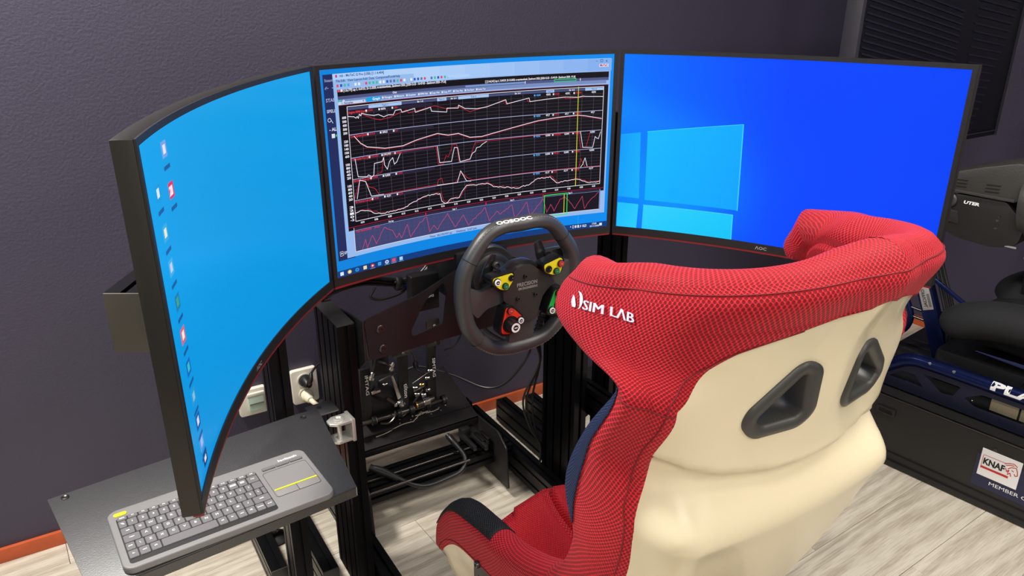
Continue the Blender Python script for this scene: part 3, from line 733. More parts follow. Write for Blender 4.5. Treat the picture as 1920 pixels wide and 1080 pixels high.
for i in range(26):
    x = random.gauss(.03, .04); y = random.gauss(.455, .012); sc.box((x, y, trz(y)+.0006), (random.uniform(.001, .006), random.uniform(.001, .003), .0008), Matrix.Rotation(random.random()*3, 3, 'Z'))
sc.build('scuff_mark', 'dirt', tp, label='pale scuff marks', kind='stuff')
for x in (-.240, .186):
    MB().prism(yz(rpoly([(.44, .195), (.33, .200), (.275, .205), (.225, .172), (.212, .035), (.52, .035), (.56, .20)], .008), x), (.006, 0, 0)).build('side_plate', 'plate_black', tray, bevel=.001)
ub = MB().tube([(-.185, .35, .168), (-.157, .335, .160), (-.100, .30, .118), (-.050, .28, .098), (.02, .28, .098), (.070, .285, .105), (.092, .305, .130), (.075, .34, .168), (.068, .37, .18)], .0075, n=12).build('pull_bar', 'plastic_black', tray, smooth=True)
MB().tube([(-.187, .352, .169), (-.120, .312, .130)], .010, n=12).build('rubber_sleeve', 'slot_black', ub, smooth=True)
MB().tube([(.070, .365, .178), (.080, .335, .160)], .010, n=12).build('rubber_sleeve', 'slot_black', ub, smooth=True)
for (x, y, z, L_) in ((.115, .33, .165, .10), (.145, .31, .165, .09), (.165, .35, .16, .11)):
    MB().box((x, y, z), (.012, L_, .014)).build('slide_rail', 'plastic_black', tray, bevel=.002)
MB().box((.128, .372, .172), (.03, .022, .026)).build('latch_block', 'plastic_black', tray, bevel=.003)
for x in (.150, .168): MB().box((x, .318, .175), (.012, .05, .004)).build('metal_tab', 'steel_dark', tray, bevel=.001)
for (y, z, x0, x1) in ((.345, .128, -.20, .14), (.290, .127, -.23, .10)):
    MB().cyl((x0, y, z), (x1, y, z), .004, n=10).build('guide_rod', 'steel_dark', tray, smooth=True)

# ================================================================== pedals
def pedal_arm(px, z0, z1, y0, y1, wd, txt, parent):
    """upright arm, its face towards the driver"""
    o = MB().prism([(px-wd/2, y0, z0), (px+wd/2, y0, z0), (px+wd/2, y1, z1), (px-wd/2, y1, z1)], (0, .012, 0)).build('pedal_arm', 'plastic_black', parent, bevel=.0015)
    if txt:
        d = Vector((0, y1-y0, z1-z0)).normalized(); n = Vector((0, -d.z, d.y)); mid = Vector((px, (y0+y1)/2, (z0+z1)/2))
        mb = MB(); text_on(mb, txt, mid+n*.0006, -d, (1, 0, 0), width=(.080 if len(txt) > 6 else .055), height=.0085, bold=.01)
        mb.build('arm_lettering', 'print_white', o)
    return o
pd = thing('pedal_set', 'black three pedal set with silver cylinders on the pedal tray', 'pedals', (-.04, .45, .23))
for (px, z0, z1, txt, zt) in ((-.158, .262, .445, 'IMTAG', .43), (-.042, .262, .468, 'tilton', .38), (.050, .345, .480, 'SIMTAG', .43)):
    wd = .030 if txt != 'SIMTAG' else .026
    mb = pedal_arm(px, z0, z1, .424, .410, wd, None, pd)
    m2 = MB(); text_on(m2, txt, (px+.002, .4085, zt-.035), (0, 0, -1), (1, 0, 0), width=.062 if txt != 'tilton' else .046, height=.0095 if txt != 'tilton' else .012, bold=.015)
    m2.build('arm_lettering', 'print_white', mb)
# foot plates
for (x, z, wd, h, y) in ((-.05, .487, .055, .050, .400), (.050, .510, .042, .085, .400), (-.165, .500, .05, .06, .402)):
    fp = MB().prism([(x+a, y, z+b) for a, b in rrect(wd, h, .005)], (0, .004, 0)).build('foot_plate', 'steel_dark', pd, bevel=.0008)
    for dz in (-h*.3, h*.28): bolt(fp, (x+.004, y, z+dz), (0, -1, 0), .0045, .003, 'steel')
# right arm: curved lower leg
MB().prism(yz(rpoly([(.424, .36), (.44, .36), (.452, .31), (.49, .275), (.49, .245), (.44, .25), (.425, .29)], .01), .036), (.028, 0, 0)).build('lower_leg', 'plastic_black', pd, bevel=.002)
def cyl(name, p, q, r, m, par=pd, n=16): return MB().cyl(p, q, r, n=n).build(name, m, par, smooth=True, bevel=.0008)
bar_ = cyl('pivot_tube', (-.19, .425, .268), (.095, .425, .268), .008, 'steel_dark')
for x, r in ((-.190, .014), (-.140, .014), (-.062, .014), (-.022, .014), (.030, .013), (.085, .015)):
    cyl('clevis', (x-.006, .422, .270), (x+.006, .422, .270), r, 'plastic_black')
    MB().tube([(x+.0065, .422+(r-.001)*math.cos(a), .270+(r-.001)*math.sin(a)) for a in [k*PI/8 for k in range(16)]], .0011, n=6, closed=True).build('washer', 'steel', pd, smooth=True)
cyl('spring_tube', (-.005, .415, .283), (.050, .415, .290), .0105, 'steel_dark')
sp_ = [( .012+.0022*k/6, .415+.0125*math.cos(k*PI/3), .286+.0125*math.sin(k*PI/3)) for k in range(60)]
MB().tube(sp_, .0011, n=5, sub=2).build('coil_spring', 'steel', pd, smooth=True)
cyl('brass_ring', (-.010, .415, .283), (-.005, .415, .283), .0115, 'brass')
# brake damper body leaning forward
MB().lathe((-.135, .430, .372), (.55, -.10, -.38), [(0, .012), (.006, .022), (.050, .025), (.062, .020), (.070, .010)], n=22).build('damper_body', 'plastic_black', pd, smooth=True)
cyl('damper_rod', (-.145, .41, .366), (-.118, .41, .368), .0055, 'steel')
cyl('piston_rod', (-.104, .402, .345), (-.078, .400, .318), .0075, 'steel_dark')
MB().lathe((-.086, .402, .315), (.9, -.1, .1), [(0, .003), (.003, .009), (.010, .010), (.013, .006), (.018, .008), (.026, .008)], n=16).build('rod_joint', 'steel', pd, smooth=True)
cyl('clamp_block', (-.066, .398, .322), (-.058, .398, .310), .011, 'steel')
MB().prism([(-.088, .396, .410), (-.082, .396, .412), (-.060, .396, .335), (-.072, .396, .330)], (0, .005, 0)).build('link_lever', 'steel', pd, bevel=.001)
cyl('link_bar', (-.125, .396, .405), (-.070, .396, .418), .0035, 'steel_dark')
for (a, b, c) in (((-.146, .400, .412), (-.140, .398, .436), .0095), ((-.088, .395, .428), (-.080, .395, .446), .0095)):
    MB().lathe(a, Vector(b)-Vector(a), [(0, .005), (.004, c), (.012, c), (.014, c*.7), (.024, c*.7), (.027, .004)], n=16).build('hose_fitting', 'steel', pd, smooth=True)
MB().tube([(-.140, .398, .438), (-.134, .40, .452), (-.125, .41, .47), (-.11, .43, .48)], .004, n=8).build('hose', 'cable_black', pd, smooth=True)
MB().tube([(-.085, .395, .440), (-.10, .40, .452), (-.118, .41, .458)], .005, n=8).build('hose', 'steel_dark', pd, smooth=True)
MB().box((-.105, .440, .435), (.05, .03, .06)).build('fluid_tank', 'plastic_black', pd, bevel=.004)
for (x, y, z, r) in ((-.017, .41, .345, .006), (.002, .405, .352, .007), (.018, .40, .372, .006), (-.012, .41, .322, .008), (.008, .408, .315, .009), (.020, .405, .330, .006), (-.115, .395, .392, .004), (.032, .41, .388, .006)):
    MB().lathe((x, y, z), (.8, -.5, .2), [(0, r*.5), (.002, r), (.006, r), (.008, r*.6), (.014, r*.6)], n=10).build('linkage_nut', 'steel' if r != .007 else 'brass', pd, smooth=True)
for (p, q) in (((-.02, .408, .30), (.012, .405, .335)), ((-.018, .41, .36), (.03, .405, .385)), ((-.016, .408, .335), (.016, .402, .347)), ((.0, .42, .40), (.030, .41, .372))):
    cyl('linkage_rod', p, q, .003, 'steel_dark')
MB().lathe((-.002, .42, .425), (.1, 0, -1), [(0, .004), (.006, .008), (.018, .008), (.024, .004)], n=12).build('sensor_plug', 'plastic_black', pd, smooth=True)
MB().tube([(-.002, .42, .427), (-.006, .42, .447), (-.014, .42, .462)], .0025, n=7).build('sensor_lead', 'steel_dark', pd, smooth=True)
MB().tube([(-.128, .40, .268), (-.105, .395, .264), (-.085, .398, .275), (-.078, .405, .29)], .003, n=7).build('return_wire', 'steel_dark', pd, smooth=True)
MB().box((-.095, .50, .30), (.13, .12, .09)).build('base_block', 'plastic_black', pd, bevel=.006)
MB().box((.02, .50, .29), (.07, .10, .07)).build('base_block', 'plastic_black', pd, bevel=.006)

# ================================================================== wheel motor and steering wheel
WC = Vector((.008, -.130, .845))
mt = thing('wheel_motor', 'black motor housing behind the steering wheel on the deck plate', 'wheel motor', (WC.x, .05, .75))
MB().box((WC.x, .110, .815), (.135, .16, .125)).build('body', 'plastic_black', mt, bevel=.008)
MB().lathe((WC.x, .010, .830), (0, -1, 0), [(0, .066), (.012, .066), (.016, .062), (.016, .052), (.026, .050), (.030, .044), (.030, .036), (.050, .030), (.090, .028)], n=40).build('front_flange', 'hub_black', mt, smooth=True)
MB().cyl((WC.x, -.08, .838), (WC.x, -.112, WC.z-.004), .026, n=24).build('quick_release', 'steel_dark', mt, smooth=True)
m2 = MB(); text_on(m2, 'SIMI', (-.095, .100, .76), (1, 0, 0), (0, 0, 1), width=.020, height=.007, bold=.02)
cbx = MB().prism(xz(rrect(.07, .09, .004), .101), (0, .03, 0)); cbx.v = [v+Vector((-.105, 0, .77)) for v in cbx.v]
cb_ = thing('control_box', 'small black box with white letters seen through the left window of the wheel deck', 'control box', (-.105, .115, .73))
cbb = cbx.build('case', 'plastic_black', cb_, bevel=.003); m2.build('box_lettering', 'print_white', cbb)

sw = thing('steering_wheel', 'black flat-topped racing steering wheel with coloured button pods', 'steering wheel', WC)
def wv(x, z, y=0.): return WC+Vector((x, y, z))
half = [(0, .134), (.045, .134), (.078, .122), (.106, .092), (.131, .052), (.138, .012), (.135, -.032), (.126, -.070), (.104, -.103), (.070, -.130), (.035, -.140), (0, -.142)]
loop = half+[(-x, z) for x, z in half[1:-1]][::-1]
def curvey(x): return 0
rp = crom([Vector((x, 0, z)) for x, z in loop], 6, True)
mb = MB(); n = len(rp); ns = 18; vs = []; fs = []
for i in range(n):
    t = (rp[(i+1) % n]-rp[i-1]).normalized(); nn = Vector((t.z, 0, -t.x)); x, z = rp[i].x, rp[i].z
    a_ = .0155+.0025*max(0, abs(x)-.08)/.06; b_ = .0175
    for k in range(ns):
        w_ = 2*PI*k/ns; vs.append(WC+rp[i]+nn*(a_*math.cos(w_))+Vector((0, b_*math.sin(w_), 0)))
for i in range(n):
    for k in range(ns): fs.append((i*ns+k, i*ns+(k+1) % ns, ((i+1) % n)*ns+(k+1) % ns, ((i+1) % n)*ns+k))
mb.add(vs, fs); rim = mb.build('rim', 'grip', sw, smooth=True)
st = MB()
for i in range(0, n):   # inner stitching
    t = (rp[(i+1) % n]-rp[i-1]).normalized(); nn = Vector((t.z, 0, -t.x)); q = WC+rp[i]-nn*.0118*(-1 if False else 1)+Vector((0, -.0112, 0))
    st.box(q, (.0012, .0008, .0045), Matrix.Rotation(math.atan2(t.x, t.z), 3, 'Y'))
st.build('stitching', 'print_grey', rim, kind='stuff')
for (x, z, ang) in ((-.120, .075, 0), (.106, .092, 0), (-.104, -.103, 0), (.104, -.103, 0)):
    i = min(range(n), key=lambda i: (rp[i].x-x)**2+(rp[i].z-z)**2); t = (rp[(i+1) % n]-rp[i-1]).normalized(); nn = Vector((t.z, 0, -t.x))
    MB().tube([WC+rp[i]+nn*.0172*math.cos(a)+Vector((0, .0178*math.sin(a), 0)) for a in [k*PI/10 for k in range(20)]], .0007, n=5, closed=True, sub=2).build('seam', 'slot_black', rim)
lt = MB(); text_on(lt, 'OOSOOC', (-.020, 0, .134), (1, 0, 0), (0, -.35, 1), width=.085, height=.010, bold=.05)
lt.v = [WC+Vector((v.x, -.0180*math.sin(.62-(v.z-.134)*55), .134+.0164*math.cos(.62-(v.z-.134)*55))) for v in lt.v]
lt.build('rim_lettering', 'print_white', rim)
# spokes
def slab(P, y0, y1, name, m, par=sw, bev=.003, r=.006): return MB().prism([wv(x, z, y0) for x, z in rpoly(P, r)], (0, y1-y0, 0)).build(name, m, par, bevel=bev)
slab([(-.128, .020), (-.098, .004), (-.040, .022), (-.040, -.028), (-.085, -.034), (-.108, -.052), (-.126, -.030)], -.010, .006, 'spoke', 'grip')
slab([(.128, .040), (.098, .030), (.040, .028), (.040, -.022), (.085, -.020), (.108, -.044), (.126, -.020)], -.010, .006, 'spoke', 'grip')
slab([(-.026, -.075), (.026, -.075), (.032, -.128), (.044, -.140), (-.044, -.140), (-.032, -.128)], -.008, .008, 'spoke', 'grip')
hub = slab([(-.054, .022), (-.032, .034), (-.020, .046), (.0, .050), (.020, .046), (.034, .034), (.054, .026), (.078, -.002), (.066, -.010), (.046, -.030), (.030, -.078), (-.026, -.082), (-.034, -.062), (-.038, -.034), (-.052, -.020)], -.020, -.010, 'hub_plate', 'hub_black', bev=.0012, r=.005)
slab([(-.050, .030), (-.020, .056), (.020, .056), (.052, .034), (.070, .0), (.04, -.07), (-.035, -.07), (-.05, -.02)], -.010, .012, 'back_plate', 'carbon', bev=.0015, r=.012)
for (x, z) in ((.0, .026), (-.018, -.021), (.026, -.020)): bolt(hub, wv(x, z, -.020), (0, -1, 0), .0045, .006)
lt = MB(); text_on(lt, 'PRECISION', wv(.006, .008, -.0206), (1, 0, 0), (0, 0, 1), width=.050, height=.0085, bold=.012)
text_on(lt, 'SIM ENGINEERING', wv(.008, -.0015, -.0206), (1, 0, 0), (0, 0, 1), width=.048, height=.0055, bold=.02)
lt.build('hub_lettering', 'print_grey', hub)
def pod(label, P, c, face, btns, y=-.030):
    cx, cz = c; P = [(a*1.22, b*1.22) for a, b in P]; btns = [(a*1.22, b*1.22, k_, r_*1.22) for a, b, k_, r_ in btns]; Q = rpoly([(cx+a, cz+b) for a, b in P], .008)
    o = MB().prism([wv(x, z, y) for x, z in Q], (0, .030, 0)).build('button_pod', 'pod_black', sw, bevel=.0015, label=label)
    Q2 = rpoly([(cx+a*.86, cz+b*.86) for a, b in P], .006)
    MB().prism([wv(x, z, y-.0008) for x, z in Q2], (0, .001, 0)).build('pod_face', face, o)
    for (bx, bz, kind, r) in btns:
        p = wv(cx+bx, cz+bz, y-.001)
        if kind == 'hole':
            MB().lathe(p, (0, -1, 0), [(0, r), (.002, r), (.002, r*.75), (.0002, r*.4)], n=18).build('toggle', 'pod_black', o, smooth=True)
            MB().lathe(p+Vector((.0015, -.001, .001)), (0, -1, 0), [(0, .0015), (.004, .0015)], n=8).build('toggle_tip', 'steel', o, smooth=True); continue
        h = .006
        if kind.startswith('big'):
            MB().lathe(p, (0, -1, 0), [(0, r*1.25), (.001, r*1.25), (.001, r*.95), (.016, r*.8), (.020, r*.75)], n=22).build('rotary_knob', 'pod_black', o, smooth=True)
            p = p+Vector((0, -.020, 0)); r = r*.72; h = .002; kind = kind[4:]
        MB().lathe(p, (0, -1, 0), [(0, r*1.15), (h*.6, r*1.15), (h*.6, r*1.0)], n=20).build('button_collar', 'pod_black', o, smooth=True)
        m_ = {'w': 'print_white', 'r': 'btn_red', 'g': 'btn_green'}[kind]
        b_ = MB().lathe(p, (0, -1, 0), [(h*.5, r*.95), (h, r*.95), (h, r*.55), (h*.9, r*.5)], n=20).build('button_ring', m_, o, smooth=True)
        MB().lathe(p, (0, -1, 0), [(h*.4, r*.56), (h*1.05, r*.56), (h*1.1, r*.4)], n=16).build('button_cap', 'pod_black' if kind == 'w' else m_, b_, smooth=True)
        MB().box(p+Vector((0, -h*1.12, 0)), (r*.62, .0004, r*.22)).build('button_mark', 'print_grey' if kind != 'w' else 'print_white', b_)
pod('yellow button pod', [(-.024, .012), (.022, .016), (.022, .0), (.008, -.018), (-.006, -.014), (-.024, .0)], (-.058, .026), 'pod_yellow', [(-.0135, .0035, 'w', .0060), (.0025, -.0065, 'g', .0052), (.0145, .0055, 'hole', .0055)])
pod('yellow button pod', [(-.024, .010), (.018, .020), (.024, .008), (.016, -.014), (.002, -.016), (-.020, -.006)], (.066, .034), 'pod_yellow', [(-.0110, .0, 'hole', .0065), (.0045, -.0060, 'g', .0052), (.0135, .0065, 'r', .0056)])
pod('red button pod', [(-.012, .028), (.002, .028), (.026, .002), (.020, -.014), (-.004, -.030), (-.022, -.026), (-.022, -.012)], (-.040, -.062), 'pod_red', [(-.0025, .0185, 'r', .0058), (-.0015, -.0075, 'big w', .0125), (.0175, -.0035, 'w', .0058)])
pod('green button pod', [(-.006, .028), (.012, .030), (.024, .0), (.020, -.020), (.002, -.024), (-.022, -.020), (-.022, -.010)], (.076, -.048), 'pod_green', [(.0015, .0190, 'r', .0055), (-.0120, -.0110, 'w', .0060), (.0100, -.0045, 'big g', .0125)])
def paddle(P, y): return MB().prism([wv(x, z, y) for x, z in rpoly(P, .010)], (.0, .004, 0)).build('shift_paddle', 'carbon', sw, bevel=.001)
paddle([(.046, .082), (.062, .086), (.078, .050), (.090, .010), (.070, .010), (.052, .045)], .014)
paddle([(-.046, .070), (-.058, .074), (-.078, .046), (-.092, .010), (-.070, .010), (-.052, .045)], .016)
MB().lathe(wv(-.052, .050, .012), (0, -1, 0), [(0, .008), (.006, .0085), (.008, .006), (.004, .004)], n=16).build('side_knob', 'hub_black', sw, smooth=True)
MB().box(wv(.095, .044, .02), (.05, .02, .03)).build('paddle_bracket', 'carbon', sw, bevel=.004)
cc = [(.052+.020*k/60+.006*math.sin(k*PI/5), -.118-.012+.052*k/60, .012+.006*math.cos(k*PI/5)) for k in range(61)]
MB().tube([wv(a, b, c) for a, b, c in cc], .0022, n=6, sub=2).build('coiled_cord', 'cable_black', sw, smooth=True)

# ================================================================== cables
def cable(name, pts, r, label, m='cable_black', group=None, n=8):
    o = MB().tube(pts, r, n=n).build(name, m, None, smooth=True); return tag(o, label, 'cable', group)
cable('motor_cable', [(.02, .04, .72), (.03, .06, .66), (.14, .12, .57), (.30, .30, .46), (.385, .40, .375), (.362, .42, .31), (.315, .45, .245), (.27, .50, .222), (.20, .58, .25), (.11, .64, .28), (.06, .655, .27)], .0042, 'black cable hanging from the wheel motor down the wall to the pedals')
cable('thin_lead', [(-.046, .03, .74), (-.045, .03, .70), (-.052, .06, .64), (-.052, .12, .60)], .0024, 'thin black lead dropping behind the red button pod')
cable('floor_cable', [(.388, .531, .004), (.43, .525, .004), (.50, .495, .006), (.56, .46, .005), (.62, .40, .004)], .0034, 'loose black cable end on the floor right of the pedal tray')
cable('floor_cable', [(-.20, .56, .004), (-.128, .545, .004), (-.082, .484, .004), (-.064, .463, .004), (-.02, .475, .004), (.052, .495, .004), (.12, .52, .004)], .0038, 'black cable bent to a point on the floor under the pedal tray')
for i, (dx, c) in enumerate(((0, 0), (.008, .01), (-.006, .016))):
    cable('upright_cable', [(.292-dx, .195, .60), (.276-dx, .20, .52), (.285, .20, .44), (.262-c*2, .20, .34), (.268-c, .20, .24), (.292, .20, .16), (.285, .195, .09)], .003, ['black cable looping down the right upright, innermost of three', 'black cable looping down the right upright, middle of three', 'black cable looping down the right upright, outermost of three'][i])
for i in range(6):
    dz = (i % 3)*.008; dy = (i//3)*.010
    cable('video_cable', [(-.322, .2+dy, .762-.0), (-.310, .2+dy, .768+dz*.6), (-.275, .2+dy, .778+dz*.4), (-.215, .205+dy, .779+dz), (-.150, .205+dy, .763+dz*.9), (-.095, .21+dy, .750+dz*.7), (-.05, .21+dy, .768+dz), (.0, .21+dy, .83+dz), (.05, .18+dy, .88)], .0036,
          'black cable in the bundle below the centre monitor', group='bundled cables below the centre monitor')
tag(MB().lathe((-.137, .205, .765), (1, 0, -.1), [(0, .016), (.004, .018), (.012, .018), (.016, .016)], n=20).build('cable_tie', 'cable_black', None, smooth=True), 'black strap round the cable bundle below the centre monitor', 'cable tie')
for i in range(3):
    cable('blue_cable', [(-.118, .190+.006*i, .762-.006*i), (-.09, .190, .752-.007*i), (-.05, .19, .750-.007*i), (-.02, .20, .768)], .0022, 'thin blue cable at the right of the bundle below the centre monitor', 'cable_blue', 'blue cables of the bundle')
cable('loop_cable', [(-.19, .20, .768), (-.205, .195, .748), (-.18, .19, .738), (-.13, .19, .744), (-.10, .20, .76)], .0036, 'short black cable loop hanging under the bundle')
cable('ring_cable', [(-.005, .18, .86), (-.03, .175, .835), (-.015, .17, .815), (.015, .17, .825), (.02, .175, .86)], .0042, 'black cable ring hanging behind the centre monitor edge')
cable('grey_cable', [(-.14, .20, .770), (-.08, .195, .782), (-.03, .19, .80), (.0, .19, .805)], .0022, 'thin grey cable rising from the bundle', 'motor_grey')

# ================================================================== monitor stand
ms = thing('monitor_stand', 'black slotted profile stand carrying the three monitors', 'monitor stand', (0, .12, 0))
for s in (-1, 1):
    extrusion('post', (s*.462, .120, .06), (s*.462, .120, 1.14), .04, .08, (1, 0, 0), ms)
    extrusion('foot_rail', (s*.502, .175, .055), (s*.502, .58, .055), .04, .07, (1, 0, 0), ms)
    extrusion('foot_rail', (s*.395, .10, .055), (s*.395, .60, .055), .04, .08, (1, 0, 0), ms)
    f = MB().lathe((s*.456, .403, 0), (0, 0, 1), [(0, .034), (.006, .036), (.016, .020), (.018, .006), (.055, .006)], n=26).build('leveling_foot', 'plastic_black', ms, smooth=True)
    MB().lathe((s*.456, .403, .026), (0, 0, 1), [(0, .010), (.008, .010), (.010, .007), (.030, .007)], n=6).build('foot_nut', 'steel', f)
    f2 = MB().box((s*.456, .403, .056), (.05, .03, .006)).build('foot_plate', 'steel_dark', ms, bevel=.001)
extrusion('cross_bar', (-.50, .182, 1.08), (.50, .182, 1.08), .04, .08, (0, 1, 0), ms)
MB().box((0, .140, 1.08), (.12, .05, .12)).build('mount_plate', 'plate_black', ms, bevel=.002)
for s, a in ((-1, AL), (1, AR)):
    d = Vector((s*math.cos(a), -math.sin(a), 0)); nn = Vector((s*math.sin(a), math.cos(a), 0))
    h = Vector((s*HW, 0, 1.02))
    sb = extrusion('side_bar', h+d*.505+nn*.150, h+d*-.03+nn*.150, .05, .085, nn, ms)
    for c_ in sb.children: c_.data.materials[0] = M['cap_brown']
    MB().box(h+d*.35+nn*.105, (.11, .11, .05) if False else (.09, .09, .11), Matrix.Rotation(math.atan2(d.y, d.x), 3, 'Z')).build('mount_plate', 'plate_black', ms, bevel=.002)

# ================================================================== keyboard tray and keyboard
KA = math.radians(3.6)
tr = thing('keyboard_tray', 'black steel side tray under the keyboard, clamped to the left upright', 'tray', (-.65, -.11, .56), (0, 0, KA))
def kl(x, y): # world -> tray local
    q = Matrix.Rotation(-KA, 3, 'Z') @ Vector((x+.65, y+.11, 0)); return (q.x, q.y)
P = [kl(-.915, .007), kl(-.440, .064), kl(-.395, .064), kl(-.424, -.249), kl(-.868, -.292)]
MB().prism([(a, b, .007) for a, b in P], (0, 0, .003)).build('tray_plate', 'tray_black', tr, bevel=.0006)
e = MB()
for i, j in ((2, 3), (3, 4)):
    a = Vector((*P[i], .004)); b = Vector((*P[j], .004)); d = (b-a); L_ = d.length; d.normalize()
    MB().box((a+b)/2-Vector((0, 0, .006)), (L_-.002, .002, .018), Matrix.Rotation(math.atan2(d.y, d.x), 3, 'Z')).build('folded_edge', 'tray_black' if (i, j) != (2, 3) else 'tray_edge', tr)
for (x, y) in ((-.887, -.003), (-.434, .042)):
    a, b = kl(x, y); MB().lathe((a, b, .0101), (0, 0, 1), [(0, .007), (.0012, .007), (.0016, .0055), (.0004, .003)], n=18).build('bolt', 'screw', tr, smooth=True)
a, b = kl(-.66, -.03)
MB().box((a, b, -.018), (.40, .04, .04)).build('support_bar', 'profile', tr)
a, b = kl(-.385, .066); MB().box((a, b, .004), (.06, .05, .004)).build('link_plate', 'tray_black', tr, bevel=.001)
MB().lathe((a-.005, b+.004, .006), (0, 0, 1), [(0, .006), (.0012, .006), (.0016, .0045)], n=16).build('bolt', 'screw', tr, smooth=True)
# silver clamp
cx, cy, cz = kl(-.362, .020)[0], kl(-.362, .020)[1], -.034
for dz in (.022, -.022):
    MB().prism([(cx-.026, cy-.008, cz+dz), (cx-.026, cy+.010, cz+dz), (cx-.012, cy+.020, cz+dz), (cx+.024, cy+.020, cz+dz), (cx+.024, cy-.020, cz+dz), (cx-.012, cy-.020, cz+dz)], (0, 0, .006)).build('clamp_jaw', 'aluminium', tr, bevel=.0015, label='silver clamp jaw')
MB().box((cx+.024, cy, cz+.003), (.008, .044, .056)).build('clamp_plate', 'aluminium', tr, bevel=.002)
MB().lathe((cx-.002, cy, cz+.028), (0, 0, 1), [(0, .012), (.003, .012), (.004, .008), (.001, .005)], n=20).build('clamp_screw', 'aluminium', tr, smooth=True)
MB().cyl((cx-.002, cy, cz-.02), (cx-.002, cy, cz+.028), .005, n=12).build('clamp_pin', 'aluminium', tr, smooth=True)

KW, KD = .352, .172
kb = thing('keyboard', 'grey wireless keyboard with touchpad and lime accents on the side tray', 'keyboard', (-.6475, -.187, .5705), (0, 0, KA))
MB().prism([(a, b, 0) for a, b in rrect(KW, KD, .018, 8)], (0, 0, .013)).build('body', 'keyboard_body', kb, bevel=.003, seg=3)
WX0, WX1, WZ0, WZ1 = -.165, .075, -.075, .058   # key field, local x / y
MB().prism([((WX0+WX1)/2+a, (WZ0+WZ1)/2+b, .0125) for a, b in rrect(WX1-WX0, WZ1-WZ0, .006, 4)], (0, 0, .0008)).build('key_well', 'key_well', kb)
kmesh = {}
def key(u0, v0, u1, v1, lab=None, m='key'):
    w_, h_ = u1-u0-.0018, v1-v0-.0018; k = (round(w_, 4), round(h_, 4), m)
    if k not in kmesh:
        bm = bmesh.new(); q = MB().prism([(a, b, 0) for a, b in rrect(w_, h_, .0016, 2)], (0, 0, .0024))
        me = q.data('key'); bm.from_mesh(me); bmesh.ops.recalc_face_normals(bm, faces=bm.faces)
        top = [e for e in bm.edges if all(v.co.z > .002 for v in e.verts)]
        bmesh.ops.bevel(bm, geom=top, offset=.0006, segments=1, affect='EDGES'); bm.to_mesh(me); bm.free(); me.materials.append(M[m]); kmesh[k] = me
    o = bpy.data.objects.new('key', kmesh[k]); COL.objects.link(o); o.parent = kb; o.location = ((u0+u1)/2, (v0+v1)/2, .0133)
    if lab: text_on(leg, lab, ((u0+u1)/2, (v0+v1)/2+.001, .01585), (1, 0, 0), (0, 1, 0), height=.0050 if len(lab) == 1 else .0034, bold=.02)
    return o
leg = MB()
rowsk = [(.013, [(1, c) for c in ['esc', 'F1', 'F2', 'F3', 'F4', 'F5', 'F6', 'F7', 'F8', 'F9', 'F10', 'F11', 'F12', 'del']]),
         (.0235, [(.8, '`')]+[(1, c) for c in '1234567890-=']+[(1.25, 'bksp')]),
         (.0235, [(1.3, 'tab')]+[(1, c) for c in 'QWERTYUIOP[']+[(.75, ']'), (1.1, None)]),
         (.0235, [(1.55, 'caps')]+[(1, c) for c in 'ASDFGHJKL;']+[(.95, "'"), (.55+.1, '\\'), (.5, None)]),
         (.0235, [(.85, 'shft'), (.8, '\\')]+[(1, c) for c in 'ZXCVBNM,./']+[(1.7, 'shift')]),
         (.0235, [(.9, 'fn'), (.95, 'ctrl'), (.95, 'alt'), (5.0, None), (.9, 'alt'), (.9, 'fn'), (.9, 'ctrl'), (.9, '<'), (.9, 'home'), (.9, 'end')])]
y = WZ1-.0005
for h_, ks in rowsk:
    tot = sum(k[0] for k in ks); x = WX0+.001; W_ = WX1-WX0-.002
    for (wd, lab) in ks:
        key(x, y-h_*.93, x+W_*wd/tot, y, lab); x += W_*wd/tot
    y -= h_*.935
leg.build('key_legends', 'print_white', kb, kind='stuff')
tpx0, tpx1 = .085, .165
MB().ring([((tpx0+tpx1)/2+a, .000+b, .0128) for a, b in rrect(.084, .086, .006, 4)], [((tpx0+tpx1)/2+a, .000+b, .0128) for a, b in rrect(.0828, .0848, .006, 4)], (0, 0, .0006)).build('touchpad_edge', 'seam_dark', kb)
MB().box(((tpx0+tpx1)/2+.001, -.020, .0134), (.080, .0032, .001)).build('lime_line', 'lime', kb, label='lime green line')
for s in (-1, 1): MB().prism([((tpx0+tpx1)/2+s*.020+a, -.0325+b, .0128) for a, b in rrect(.039, .019, .003, 3)], (0, 0, .0008)).build('touchpad_button', 'pad_grey', kb, bevel=.0003)
MB().box(((tpx0+tpx1)/2, -.0325, .0133), (.0008, .019, .0006)).build('button_gap', 'seam_dark', kb)
for k in range(3): key(tpx0+.001+k*.0265, .048, tpx0+.0275+k*.0265, .058, ['mute', '-', '+'][k])
lg = MB(); text_on(lg, 'logitech', (.140, .0655, .0134), (1, 0, 0), (0, 1, 0), width=.036, height=.009, bold=.03)
lg.build('maker_lettering', 'print_white', kb)
MB().prism([(-.156+a, .068+b, .0128) for a, b in rrect(.021, .010, .0045, 5)], (0, 0, .0016)).build('lime_button', 'lime', kb, bevel=.0004, label='lime green oval button')

# ================================================================== the red and cream bucket seat
seat = thing('racing_seat', 'cream shell racing seat with red mesh cover and two triangular openings in its back', 'seat', (0, -.6, .12))
XC = 0.0
